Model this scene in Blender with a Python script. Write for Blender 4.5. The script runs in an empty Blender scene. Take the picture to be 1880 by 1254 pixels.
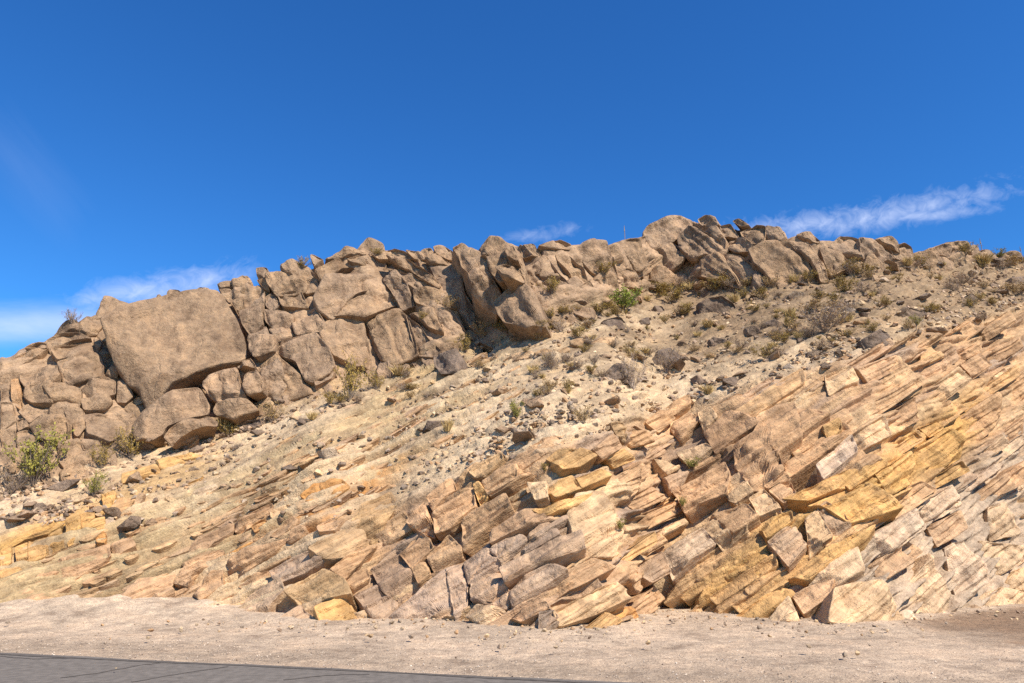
import bpy, math, random
import numpy as np
from mathutils import Vector
random.seed(7); RNG = np.random.default_rng(11)
SC = bpy.context.scene; COL = SC.collection
# ------------------------------------------------------------------ camera
FPX, PITCH, CAMZ = 1350.0, math.radians(14.8), 1.6
cam = bpy.data.cameras.new('camera'); camo = bpy.data.objects.new('camera', cam); COL.objects.link(camo)
cam.sensor_width = 36.0; cam.lens = 36.0*FPX/1880.0; cam.clip_end = 3000; cam.clip_start = 0.1
camo.location = (0, 0, CAMZ); camo.rotation_euler = (math.pi/2 + PITCH, 0, 0); SC.camera = camo
# ------------------------------------------------------------------ sky, sun, exposure
SUN = Vector((0.46, -0.52, 0.78)).normalized()
w = bpy.data.worlds.new('World'); SC.world = w; w.use_nodes = True
nt = w.node_tree; nt.nodes.clear()
def WN(t, **k):
    n = nt.nodes.new(t)
    for a, b in k.items(): setattr(n, a, b)
    return n
def wl(a, b): nt.links.new(a, b)
def wmath(op, a, b=None, clamp=False):
    n = WN('ShaderNodeMath', operation=op, use_clamp=clamp)
    for i, v in enumerate((a, b)):
        if v is None: continue
        if isinstance(v, (int, float)): n.inputs[i].default_value = v
        else: wl(v, n.inputs[i])
    return n.outputs[0]
sky = WN('ShaderNodeTexSky', sky_type='NISHITA', sun_disc=False)
sky.sun_elevation = math.asin(SUN.z); sky.sun_rotation = math.atan2(SUN.x, SUN.y)
sky.altitude = 1500; sky.air_density = 1.0; sky.dust_density = 0.15; sky.ozone_density = 3.0
hsv = WN('ShaderNodeHueSaturation'); hsv.inputs['Hue'].default_value = 0.512; hsv.inputs['Saturation'].default_value = 1.22; hsv.inputs['Value'].default_value = 1.0
wl(sky.outputs[0], hsv.inputs['Color'])
skm = WN('ShaderNodeMix', data_type='RGBA', blend_type='MULTIPLY'); skm.inputs[0].default_value = 1.0; skm.inputs[7].default_value = (.46, .97, 1.10, 1); wl(hsv.outputs[0], skm.inputs[6])
tc = WN('ShaderNodeTexCoord'); sep = WN('ShaderNodeSeparateXYZ'); wl(tc.outputs['Generated'], sep.inputs[0])
AZ = wmath('ARCTAN2', sep.outputs[0], sep.outputs[1]); EL = wmath('ARCSINE', sep.outputs[2])
def azel(px, py):
    a, b = (px-940)/FPX, (627-py)/FPX
    d = Vector((a, math.cos(PITCH)-b*math.sin(PITCH), math.sin(PITCH)+b*math.cos(PITCH))).normalized()
    return math.atan2(d.x, d.y), math.asin(d.z)
def streak(p0, p1, width, freq, thr, gain, stretch=3.0):
    a0, e0 = azel(*p0); a1, e1 = azel(*p1); L = math.hypot(a1-a0, e1-e0); cx, cy = (a1-a0)/L, (e1-e0)/L
    da = wmath('SUBTRACT', AZ, (a0+a1)/2); de = wmath('SUBTRACT', EL, (e0+e1)/2)
    u = wmath('ADD', wmath('MULTIPLY', da, cx), wmath('MULTIPLY', de, cy))
    v = wmath('SUBTRACT', wmath('MULTIPLY', de, cx), wmath('MULTIPLY', da, cy))
    comb = WN('ShaderNodeCombineXYZ'); wl(wmath('MULTIPLY', u, 1/stretch), comb.inputs[0]); wl(v, comb.inputs[1])
    nz = WN('ShaderNodeTexNoise'); nz.inputs['Scale'].default_value = freq; nz.inputs['Detail'].default_value = 9; nz.inputs['Roughness'].default_value = 0.62
    nz.inputs['Distortion'].default_value = 0.6; wl(comb.outputs[0], nz.inputs['Vector'])
    mu = wmath('SUBTRACT', 1.0, wmath('POWER', wmath('ABSOLUTE', wmath('MULTIPLY', u, 2/L)), 2.5), True)
    mv = wmath('SUBTRACT', 1.0, wmath('POWER', wmath('ABSOLUTE', wmath('MULTIPLY', v, 1/width)), 1.6), True)
    m = wmath('MULTIPLY', mu, mv)
    r = wmath('ADD', wmath('SUBTRACT', nz.outputs[0], thr), wmath('MULTIPLY', wmath('SUBTRACT', m, 0.5), 0.5))
    return wmath('MULTIPLY', wmath('MULTIPLY', r, gain, True), m)
cl = None
for s in (streak((1120, 448), (2080, 298), .032, 60, .49, 1.3, 1.2), streak((1600, 405), (1850, 378), .012, 50, .46, 1.6, 2.0), streak((40, 575), (520, 482), .035, 46, .45, 1.4, 1.6), streak((-420, 592), (420, 580), .034, 16, .30, 1.3, 4.0),
          streak((880, 450), (1110, 405), .02, 60, .54, .8, 1.6), streak((-80, 150), (180, 450), .05, 22, .42, .12, 9)):
    cl = s if cl is None else wmath('MAXIMUM', cl, s)
mix = WN('ShaderNodeMix', data_type='RGBA'); wl(wmath('MULTIPLY', cl, 0.85), mix.inputs[0]); wl(skm.outputs[2], mix.inputs[6])
mix.inputs[7].default_value = (5.2, 5.7, 7.2, 1)
bg = WN('ShaderNodeBackground'); bg.inputs[1].default_value = 0.105; wl(mix.outputs[2], bg.inputs[0])
out = WN('ShaderNodeOutputWorld'); wl(bg.outputs[0], out.inputs[0])
sl = bpy.data.lights.new('sun', 'SUN'); sl.energy = 4.5; sl.angle = math.radians(0.53); sl.color = (1.0, 0.93, 0.82)
so = bpy.data.objects.new('sun', sl); COL.objects.link(so); so.rotation_euler = SUN.to_track_quat('Z', 'Y').to_euler()
SC.cycles.max_bounces = 5; SC.cycles.diffuse_bounces = 3; SC.cycles.glossy_bounces = 1; SC.cycles.use_denoising = False
vs = SC.view_settings; vs.view_transform = 'Standard'; vs.look = 'None'; vs.exposure = 0.78; vs.gamma = 1.0; vs.use_curve_mapping = False
# ------------------------------------------------------------------ numpy noise
_perm = RNG.permutation(256); _perm = np.concatenate([_perm, _perm, _perm])
_grad = RNG.normal(size=(256, 3)); _grad /= np.linalg.norm(_grad, axis=1)[:, None]
def perlin(p):
    p = np.asarray(p, float); i = np.floor(p).astype(int); f = p-i; i &= 255; u = f*f*f*(f*(f*6-15)+10)
    r = np.zeros(len(p))
    for dx in (0, 1):
        wx = u[:, 0] if dx else 1-u[:, 0]; a = _perm[(i[:, 0]+dx) & 255]
        for dy in (0, 1):
            wy = wx*(u[:, 1] if dy else 1-u[:, 1]); b = _perm[(a+i[:, 1]+dy) & 255]
            for dz in (0, 1):
                wz = wy*(u[:, 2] if dz else 1-u[:, 2]); g = _grad[_perm[(b+i[:, 2]+dz) & 255] & 255]
                r += wz*(g[:, 0]*(f[:, 0]-dx)+g[:, 1]*(f[:, 1]-dy)+g[:, 2]*(f[:, 2]-dz))
    return r*1.6
def fbm(p, oct=4, gain=.5, lac=2.1):
    r = 0; a = 1.0; p = np.asarray(p, float)
    for k in range(oct): r = r+a*perlin(p+17.3*k); p = p*lac; a *= gain
    return r
def ridged(p, oct=3):
    r = 0; a = 1.0; p = np.asarray(p, float)
    for k in range(oct): r = r+a*(1-2*np.abs(perlin(p+9.1*k))); p = p*2.1; a *= .5
    return r
def sstep(x, a, b): t = np.clip((x-a)/(b-a), 0, 1); return t*t*(3-2*t)
# ------------------------------------------------------------------ pixel rays and the hill's profile
CP, SP = math.cos(PITCH), math.sin(PITCH)
def tan_el(py): b = (627-np.asarray(py, float))/FPX; return (SP+b*CP)/(CP-b*SP)
def tan_az(px, py): b = (627-np.asarray(py, float))/FPX; return ((np.asarray(px, float)-940)/FPX)/(CP-b*SP)
def at(px, py, Y): Y = np.asarray(Y, float); return np.stack([tan_az(px, py)*Y, Y, CAMZ+tan_el(py)*Y], -1)
def curve(s): a = np.array([[float(v) for v in q.split(',')] for q in s.split()]); return lambda x: np.interp(x, a[:, 0], a[:, 1])
BASE = curve('-600,1136 0,1134 200,1134 330,1134 430,1136 600,1148 700,1142 850,1150 1000,1163 1120,1157 1200,1132 1250,1130 1400,1142 1600,1150 1750,1128 1880,1112 2500,1112')
KCUT = curve('-600,965 0,960 430,960 600,950 700,930 850,870 1000,820 1200,755 1400,700 1600,640 1750,600 1880,560 2500,540')
FOOT = curve('-600,900 0,890 130,870 250,820 430,770 500,745 620,700 800,660 900,605 1000,590 1100,560 1200,530 1400,525 1600,490 1750,490 1880,482 2500,482')
TOP = curve('-600,720 0,675 60,632 110,602 200,582 300,548 420,532 520,497 650,467 720,460 800,468 900,442 1000,457 1100,447 1180,442 1220,407 1300,407 1400,417 1480,442 1600,447 1700,462 1800,462 1880,474 2500,475')
SL1 = curve('0,30 430,34 700,45 1000,51 1400,52 1880,50'); SL2 = curve('0,27 700,30 1200,31 1880,31'); SL3 = curve('0,60 900,62 1200,64 1880,62')
TPX = np.arange(-700, 2605, 5.0); TPY = np.arange(1240, 340, -2.0)
TY = np.zeros((len(TPX), len(TPY)))
def gsm(a, s=6):
    k = np.exp(-.5*(np.arange(-3*s, 3*s+1)/s)**2); return np.convolve(np.pad(a, 3*s, mode='edge'), k/k.sum(), 'valid')
def _table():
    b, k, f = gsm(BASE(TPX), 3), gsm(KCUT(TPX), 8), gsm(FOOT(TPX), 6); f = np.minimum(f, k-20)
    s1, s2, s3 = (np.tan(np.radians(gsm(c(TPX), 12))) for c in (SL1, SL2, SL3))
    Y = CAMZ/-tan_el(b)
    for j, py in enumerate(TPY):
        t = tan_el(py)
        if j == 0: yy = np.minimum(Y, CAMZ/-min(t, -1e-3)); TY[:, 0] = yy; prev = yy; continue
        t0 = np.where(TPY[j-1] > b, tan_el(b), tan_el(TPY[j-1])); below = py > b
        blend = lambda e: 1/(1+np.exp((py-e)/6.0))
        s = s1+(s2-s1)*blend(k); s = s+(s3-s)*blend(f)
        pv = np.where(TPY[j-1] > b, Y, prev); z0 = CAMZ+t0*pv; nY = (z0-s*pv-CAMZ)/(t-np.maximum(s, t+.06))
        flat = CAMZ/-min(t, -1e-3)
        prev = np.where(below, np.minimum(flat, Y), np.maximum(nY, np.where(TPY[j-1] > b, Y, prev))); TY[:, j] = prev
_table()
def surfY(px, py):
    px = np.asarray(px, float); py = np.asarray(py, float)
    fx = np.clip((px-TPX[0])/5.0, 0, len(TPX)-1.001); fy = np.clip((TPY[0]-py)/2.0, 0, len(TPY)-1.001)
    i = fx.astype(int); j = fy.astype(int); a = fx-i; b = fy-j
    return (TY[i, j]*(1-a)+TY[i+1, j]*a)*(1-b)+(TY[i, j+1]*(1-a)+TY[i+1, j+1]*a)*b
def surf(px, py): return at(px, py, surfY(px, py))
def surf_n(px, py, e=14.0):
    a = surf(px+e, py)-surf(px-e, py); b = surf(px, py-e)-surf(px, py+e); n = np.cross(a, b)
    return n/np.linalg.norm(n, axis=-1, keepdims=True)
_gx = np.arange(-800, 2700, 5.0); _tg = .42+.26*sstep(_gx, 200, 900); _g = np.cumsum(_tg)*5; _g -= np.interp(0, _gx, _g)
def gbed(px): return np.interp(px, _gx, _g)            # bedding lines: py + gbed(px) = constant
# ------------------------------------------------------------------ materials
def mat_rock(name, source='object', scale=1.0, streak=0.0, bump=0.5, speck=.35, crack=0.0, varnish=0.0):
    m = bpy.data.materials.new(name); m.use_nodes = True; t = m.node_tree; N = t.nodes; L = t.links.new; N.clear()
    o = N.new('ShaderNodeOutputMaterial'); p = N.new('ShaderNodeBsdfPrincipled'); L(p.outputs[0], o.inputs[0])
    p.inputs['Roughness'].default_value = .92; p.inputs['Specular IOR Level'].default_value = .15
    if source == 'object': c = N.new('ShaderNodeObjectInfo').outputs['Color']
    else: a = N.new('ShaderNodeAttribute'); a.attribute_name = 'tint'; c = a.outputs['Color']
    geo = N.new('ShaderNodeNewGeometry'); pos = geo.outputs['Position']
    def noise(sc, det, rough, vec=pos, dist=0.0):
        n = N.new('ShaderNodeTexNoise'); n.inputs['Scale'].default_value = sc*scale; n.inputs['Detail'].default_value = det
        n.inputs['Roughness'].default_value = rough; n.inputs['Distortion'].default_value = dist; L(vec, n.inputs['Vector']); return n.outputs[0]
    def ramp(v, *st):
        r = N.new('ShaderNodeValToRGB'); e = r.color_ramp.elements
        while len(e) < len(st): e.new(.5)
        for q, (x, g) in zip(e, st): q.position = x; q.color = (g if isinstance(g, tuple) else (g, g, g))+(1,)
        L(v, r.inputs[0]); return r.outputs[0]
    def mul(a, b, f=1.0):
        x = N.new('ShaderNodeMix'); x.data_type = 'RGBA'; x.blend_type = 'MULTIPLY'; x.inputs[0].default_value = f; L(a, x.inputs[6]); L(b, x.inputs[7]); return x.outputs[2]
    mp = N.new('ShaderNodeMapping'); mp.inputs['Rotation'].default_value = (0, math.radians(31), 0); L(pos, mp.inputs[0]); mp2 = N.new('ShaderNodeMapping'); mp2.inputs['Scale'].default_value = (.3, .5, 5.0); L(mp.outputs[0], mp2.inputs[0]); bed = mp2.outputs[0]
    if streak and source == 'object':
        mt = N.new('ShaderNodeMix'); mt.data_type = 'RGBA'; mt.inputs[7].default_value = (.44, .27, .145, 1); L(c, mt.inputs[6]); L(ramp(noise(1.1, 4, .65), (.35, 0.0), (.65, .35)), mt.inputs[0]); c = mt.outputs[2]
    c = mul(c, ramp(noise(.7, 4, .65), (.32, (.66, .63, .62)), (.46, (.98, .98, .98)), (.7, (1.22, 1.17, 1.12))))
    c = mul(c, ramp(noise(3.2, 5, .68), (.3, (.68, .66, .66)), (.52, (1.0, 1.0, 1.0)), (.72, (1.3, 1.28, 1.22))), .9)
    c = mul(c, ramp(noise(24, 2, .7), (.3, (.55, .52, .5)), (.5, (1, 1, 1)), (.7, (1.3, 1.28, 1.25))), speck*2)
    if varnish:
        m3 = N.new('ShaderNodeMapping'); m3.inputs['Scale'].default_value = (1.6, 1.6, .35); L(pos, m3.inputs[0])
        c = mul(c, ramp(noise(1.4, 5, .68, m3.outputs[0]), (.36, (.60, .58, .58)), (.47, (.97, .97, .98)), (.64, (1.16, 1.12, 1.06))), varnish)
    if streak: c = mul(c, ramp(noise(1.6, 5, .66, bed), (.30, (.62, .56, .52)), (.45, (.97, .96, .95)), (.68, (1.3, 1.28, 1.26))), streak)
    L(c, p.inputs['Base Color'])
    h1 = noise(5 if streak else 7, 5, .62 if streak else .7); h2 = noise(40, 2, .7)
    ad = N.new('ShaderNodeMath'); ad.operation = 'MULTIPLY_ADD'; ad.inputs[1].default_value = .1 if streak else .25; L(h2, ad.inputs[0]); L(h1, ad.inputs[2]); h = ad.outputs[0]
    if streak:
        a2 = N.new('ShaderNodeMath'); a2.operation = 'MULTIPLY_ADD'; a2.inputs[1].default_value = .9*streak; L(noise(2.4, 4, .7, bed), a2.inputs[0]); L(h, a2.inputs[2]); h = a2.outputs[0]
    if crack:
        wn = N.new('ShaderNodeTexNoise'); wn.inputs['Scale'].default_value = 1.3; wn.inputs['Detail'].default_value = 3; L(pos, wn.inputs['Vector'])
        vm = N.new('ShaderNodeVectorMath'); vm.operation = 'MULTIPLY_ADD'; vm.inputs[1].default_value = (.9, .9, .9); L(wn.outputs[1], vm.inputs[0])
        m2 = N.new('ShaderNodeMapping'); m2.inputs['Rotation'].default_value = (0, math.radians(-38), 0); m2.inputs['Scale'].default_value = (1.5, .8, .75); L(pos, m2.inputs[0]); L(m2.outputs[0], vm.inputs[2])
        vo = N.new('ShaderNodeTexVoronoi'); vo.feature = 'DISTANCE_TO_EDGE'; vo.inputs['Scale'].default_value = .8; L(vm.outputs[0], vo.inputs['Vector'])
        a3 = N.new('ShaderNodeMath'); a3.operation = 'MULTIPLY_ADD'; a3.inputs[1].default_value = crack; L(ramp(vo.outputs['Distance'], (0.0, 0.0), (.05, 1.0)), a3.inputs[0]); L(h, a3.inputs[2]); h = a3.outputs[0]
    b = N.new('ShaderNodeBump'); b.inputs['Strength'].default_value = bump; b.inputs['Distance'].default_value = .16; L(h, b.inputs['Height']); L(b.outputs[0], p.inputs['Normal'])
    return m
M_CRAG = mat_rock('weathered_crag_rock', bump=.8, speck=.2, crack=.22, varnish=.8)
M_BED = mat_rock('bedded_limestone', streak=1.0, bump=.55, speck=.10, crack=.12)
M_HILL = mat_rock('hillside_rock', 'attr', streak=.5, bump=.6, speck=.25)
M_STONE = mat_rock('loose_stone', 'attr', scale=1.5, bump=.4, speck=.3)
M_GRAVEL = mat_rock('gravel', 'attr', scale=1.6, bump=.45, speck=.5)
def mat_plain(name, col, var=.3, sc=6.0, rough=.9, trans=0):
    m = bpy.data.materials.new(name); m.use_nodes = True; t = m.node_tree; p = t.nodes['Principled BSDF']; p.inputs['Roughness'].default_value = rough; p.inputs['Specular IOR Level'].default_value = .2
    n = t.nodes.new('ShaderNodeTexNoise'); n.inputs['Scale'].default_value = sc; n.inputs['Detail'].default_value = 6; g = t.nodes.new('ShaderNodeNewGeometry'); t.links.new(g.outputs['Position'], n.inputs['Vector'])
    r = t.nodes.new('ShaderNodeValToRGB'); e = r.color_ramp.elements
    e[0].position = .3; e[1].position = .7; e[0].color = tuple(c*(1-var) for c in col)+(1,); e[1].color = tuple(min(1, c*(1+var)) for c in col)+(1,)
    t.links.new(n.outputs[0], r.inputs[0]); t.links.new(r.outputs[0], p.inputs['Base Color'])
    b = t.nodes.new('ShaderNodeBump'); b.inputs['Strength'].default_value = .3; b.inputs['Distance'].default_value = .01; n2 = t.nodes.new('ShaderNodeTexNoise'); n2.inputs['Scale'].default_value = 120
    t.links.new(g.outputs['Position'], n2.inputs['Vector']); t.links.new(n2.outputs[0], b.inputs['Height']); t.links.new(b.outputs[0], p.inputs['Normal'])
    return m
# rock colours (albedo)
C = dict(b=(.345, .232, .143), d=(.22, .158, .112), t=(.435, .265, .14), y=(.51, .30, .105), o=(.46, .205, .045), c=(.54, .375, .215), g=(.37, .262, .18), l=(.50, .375, .26), s=(.38, .25, .125), w=(.60, .455, .30), k=(.17, .14, .115))
# ------------------------------------------------------------------ object helpers
def mesh_obj(name, V, F, mat, parent=None, tint=None, smooth=True, origin=None):
    V = np.asarray(V, float); o0 = np.zeros(3) if origin is None else np.asarray(origin, float)
    me = bpy.data.meshes.new(name)
    if isinstance(F, np.ndarray):
        n, k = F.shape; me.vertices.add(len(V)); me.vertices.foreach_set('co', (V-o0).astype(np.float32).ravel())
        me.loops.add(n*k); me.loops.foreach_set('vertex_index', F.astype(np.int32).ravel())
        me.polygons.add(n); me.polygons.foreach_set('loop_start', np.arange(0, n*k, k, dtype=np.int32)); me.update(calc_edges=True)
    else: me.from_pydata((V-o0).tolist(), [], F)
    me.polygons.foreach_set('use_smooth', np.full(len(me.polygons), smooth))
    if tint is not None:
        a = me.color_attributes.new('tint', 'FLOAT_COLOR', 'POINT'); t = np.ones((len(V), 4), np.float32); t[:, :3] = tint; a.data.foreach_set('color', t.ravel())
    me.materials.append(mat); me.validate()
    o = bpy.data.objects.new(name, me); COL.objects.link(o)
    if parent is not None:
        o.parent = parent; o.location = Vector(o0)-parent.location
    else: o.location = Vector(o0)
    return o
def tag(o, label=None, cat=None, group=None, kind=None):
    for k, v in (('label', label), ('category', cat), ('group', group), ('kind', kind)):
        if v: o[k] = v
    return o
def empty(name, loc, label, cat, group=None):
    o = bpy.data.objects.new(name, None); COL.objects.link(o); o.location = Vector(loc); o.empty_display_size = .2; return tag(o, label, cat, group)
def col_jit(c, v=.12):
    c = np.array(C[c] if isinstance(c, str) else c); k = 1+RNG.uniform(-v, v); h = RNG.uniform(-.05, .05); return np.clip(c*k*np.array([1+h*.4, 1, 1-h]), .01, .85)
def bed_col(x, y):
    t = y+gbed(x); k = lambda n: np.array(C[n]); n_ = float(perlin(np.array([[x/170., t/38., 2.0]]))[0]); c = k('t')+(k('c')-k('t'))*max(0, min(1, n_*2.2+.1))+(k('g')-k('t'))*max(0, min(1, -n_*2.4+.1))
    wy = math.exp(-((t-1842)/62)**2)*float(sstep(x, 1240, 1320)*(1-sstep(x, 1760, 1840))); wc = float(sstep(t, 1890, 1950)*sstep(x, 1380, 1560)); wg = float(sstep(t, 1440, 1490)*(1-sstep(x, 980, 1100))*sstep(x, 660, 720)); wy = max(wy, math.exp(-((t-1010)/30)**2)*float(1-sstep(x, 560, 700)), .6*math.exp(-((t-1385)/26)**2)*float(sstep(x, 850, 900)*(1-sstep(x, 1150, 1250))))
    return (((c*(1-wc)+k('l')*wc)*(1-wg)+k('g')*wg)*(1-wy)+k('y')*wy)
_BB = {}
def inside(poly, x, y):
    k = id(poly); b = _BB.get(k)
    if b is None: xs_ = [q[0] for q in poly]; ys_ = [q[1] for q in poly]; b = _BB[k] = (min(xs_), max(xs_), min(ys_), max(ys_))
    if x < b[0] or x > b[1] or y < b[2] or y > b[3]: return False
    r = False; n = len(poly)
    for i in range(n):
        (x1, y1), (x2, y2) = poly[i], poly[i-1]
        if (y1 > y) != (y2 > y) and x < (x2-x1)*(y-y1)/(y2-y1)+x1: r = not r
    return r
# ------------------------------------------------------------------ the rock block builder
def block(name, poly, pr=.3, mat=None, color='b', parent=None, thick=1.2, rnd=.1, rough=1.0, elev=None, tilt=.07, facets=3, fg=.2, bed=0.0, dense=1.0, yaw=0.0, taper=.97, joint=0.0, grow=.0, chip=0, tagw=.4):
    """poly: outline as seen in the photograph, laid on a plane of its own on the hill and built back into the hill with real thickness"""
    P = np.array(poly, float); cx, cy = P.mean(0); S = surf(cx, cy); n = surf_n(cx, cy).copy()
    if elev is not None: h = math.hypot(n[0], n[1]); e = math.radians(elev); n = np.array([n[0]/h*math.cos(e), n[1]/h*math.cos(e), math.sin(e)])
    n = n+RNG.normal(size=3)*tilt; n[0] += yaw; n /= np.linalg.norm(n)
    v = S-np.array([0, 0, CAMZ]); v /= np.linalg.norm(v)
    for _ in range(20):
        if -n@v > .62: break
        n = n-.12*v; n /= np.linalg.norm(n)
    O = S+n*pr
    # resample the outline
    Q = np.vstack([P, P[:1]]); seg = np.linalg.norm(np.diff(Q, axis=0), axis=1); per = seg.sum(); N = int(np.clip(per/3.6*dense, 18, 130))
    s = np.linspace(0, per, N, endpoint=False); cs = np.concatenate([[0], np.cumsum(seg)])
    px = np.interp(s, cs, Q[:, 0]); py = np.interp(s, cs, Q[:, 1])
    k = np.array([.2, .6, .2]) if rnd < .12 else np.array([.25, .5, .25]); h = 1
    for _ in range(1 if rnd < .12 else 2):
        px = sum(w_*np.roll(px, i-h) for i, w_ in enumerate(k)); py = sum(w_*np.roll(py, i-h) for i, w_ in enumerate(k))
    ta, te = tan_az(px, py), tan_el(py); D = np.stack([ta, np.ones(N), te], 1); A0 = np.array([0, 0, CAMZ])
    tY = ((O-A0)@n)/(D@n); B3 = A0+D*tY[:, None]
    u = np.cross([0, 0, 1.0], n); u /= np.linalg.norm(u); vv = np.cross(n, u)
    b = np.stack([(B3-O)@u, (B3-O)@vv], 1); c = b.mean(0); size = math.sqrt(max(1e-4, .5*abs(np.sum(b[:, 0]*np.roll(b[:, 1], 1)-b[:, 1]*np.roll(b[:, 0], 1)))))
    rad = np.linalg.norm(b-c, axis=1); jag = fbm(np.column_stack([b*2.2/max(size, .3)**.5, np.full(N, RNG.uniform(0, 50))]), 4)
    b = c+(b-c)*(1+grow+(.022 if bed else .04)*rough*jag)[:, None]
    Mr = int(np.clip(math.sqrt(per/3.6)*2.0*dense, 5, 18)); rr = 1-(1-np.linspace(0, 1, Mr+1)[1:])**1.5
    R = rnd*size; seed = RNG.uniform(-40, 40, 3)
    pl = []
    for i in range(facets):
        a = RNG.uniform(0, 2*math.pi); g = fg*RNG.uniform(.3, 1.0); pl.append((g*math.cos(a), g*math.sin(a), RNG.uniform(0, .07)*size))
    for i in range(chip):
        a = RNG.uniform(0, 2*math.pi); g = RNG.uniform(.5, 1.3); pl.append((g*math.cos(a), g*math.sin(a), g*size*RNG.uniform(.22, .42)))
    V = []
    def front(p, d):
        q = p-c; hh = np.zeros(len(p)) if not pl else np.min([q@np.array(a[:2])+a[2] for a in pl], axis=0)
        hh = np.maximum(hh, -.4*size)
        if R > 0: e = np.clip(1-d/R, 0, 1); hh = hh-R*(1-np.sqrt(np.clip(1-e*e, 0, 1)))
        return O+u*p[:, :1]+vv*p[:, 1:2]+n*hh[:, None]
    ctr = front(c[None], np.array([rad.mean()])); rings = [front(c+(b-c)*r, (1-r)*rad) for r in rr]
    rim = rings[-1]; rad3 = (u*(b-c)[:, :1]+vv*(b-c)[:, 1:2]); rad3 /= np.linalg.norm(rad3, axis=1)[:, None]+1e-9
    cc = ctr[0]
    back = []
    for f_ in (.06, .16, .34, .62, 1.0):
        t = taper**(f_*6); q = O+(u*c[0]+vv*c[1])+(rim-O-(u*c[0]+vv*c[1]))*t; back.append(q-n*thick*f_)
    V = np.vstack([ctr]+rings+back); nr = len(rings)+len(back)
    w_ = np.zeros(len(V)); dirs = np.tile(n, (len(V), 1))
    for i in range(nr):
        r = rr[i] if i < len(rr) else 1.2; k_ = sstep(r, .8, 1.15); sl_ = slice(1+i*N, 1+(i+1)*N); dirs[sl_] = n*(1-k_)+rad3*k_
    dirs /= np.linalg.norm(dirs, axis=1)[:, None]
    amp = min(size, 2.2)
    dsp = fbm(V*(1.1/max(size, .35))+seed, 3)*.055*amp*rough + fbm(V*2.6+seed, 4, .55)*.035*rough*min(1, amp) + fbm(V*11+seed, 2)*.009*rough
    rg = ridged(V*(1.0/max(size, .5))+seed*1.3, 3); dsp -= np.clip(rg-.95, 0, 1)*.16*rough*min(amp, 1.0)
    fr_ = np.concatenate([[1.0], np.repeat(np.concatenate([1-.8*sstep(rr, .85, 1.0), np.full(len(back), .15)]), N)]); dsp *= .35+.65*fr_
    if bed:
        a = math.radians(29 if cx > 700 else 24); tb = V@np.array([-math.sin(a), .12, math.cos(a)])+.05*perlin(V*.8); lay = perlin(np.column_stack([tb*4.2, V[:, 0]*.16, V[:, 1]*.16])); lay2 = perlin(np.column_stack([tb*10, V[:, 0]*.3, V[:, 1]*.3+9]))
        dsp += fr_*bed*(.04*np.tanh(lay*8)+.03*np.tanh(lay2*6))
        sx = V@np.array([math.cos(a), .3, math.sin(a)]); jn = perlin(np.column_stack([sx*1.6, tb*.5, V[:, 1]*.3+31])); dsp += fr_*bed*.025*np.tanh(jn*6)
    if joint:
        wv_ = V+.12*np.column_stack([perlin(V*.9+s_) for s_ in (3, 13, 23)])
        for dr_, fq, am in (((.80, -.2, .56), 1.5, .05), ((-.45, .15, .88), 1.3, .05), ((.3, .9, .2), 1.2, .03), ((.80, -.2, .56), 4.2, .018), ((-.45, .15, .88), 4.5, .018)):
            ax = wv_@np.array(dr_); dsp += fr_*joint*am*np.tanh(5*perlin(np.column_stack([ax*fq+seed[0], V[:, 0]*.25, V[:, 2]*.25+seed[1]])))
    V = V+dirs*dsp[:, None]
    F = []
    idx = lambda i, j: 1+i*N+(j % N)
    j = np.arange(N); j2 = (j+1) % N
    tri0 = np.stack([np.zeros(N, int), 1+j, 1+j2], 1)
    quads = np.vstack([np.stack([1+i*N+j, 1+(i+1)*N+j, 1+(i+1)*N+j2, 1+i*N+j2], 1) for i in range(nr-1)])
    V = np.vstack([V, V[-N:].mean(0)[None]]); last = len(V)-1
    tri1 = np.stack([np.full(N, last), 1+(nr-1)*N+j2, 1+(nr-1)*N+j], 1)
    F = np.vstack([tri0, quads[:, [0, 1, 2]], quads[:, [0, 2, 3]], tri1])
    # outline runs clockwise or counter-clockwise: make the normals point out
    if np.sum(b[:, 0]*np.roll(b[:, 1], -1)-b[:, 1]*np.roll(b[:, 0], -1)) < 0: F = F[:, ::-1]
    o = mesh_obj(name, V, F, mat, parent, origin=cc-n*thick*.5)
    o.data.set_sharp_from_angle(angle=math.radians(32))
    cj = col_jit(color, .08)
    if bed: cj = tagw*cj+(1-tagw)*bed_col(cx, cy)
    o.color = (*cj, 1)
    return o
CROP = {'1': (0, 450, .35894), '2': (400, 420, .35894), '3': (800, 380, .35894), '4': (1200, 370, .3617), '5': (0, 800, .36206), '6': (400, 780, .37801), '7': (850, 700, .39884), '8': (1300, 600, .46252)}
def parse(text):
    r = []
    for ln in text.strip().splitlines():
        hd, pts = ln.split('|'); h = hd.split(); ox, oy, s = CROP[h[0]]; opt = dict(q.split('=') for q in h[2:])
        r.append((h[1], opt, [(ox+float(a)*s, oy+float(b)*s) for a, b in (p.split(',') for p in pts.split())]))
    return r
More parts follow.
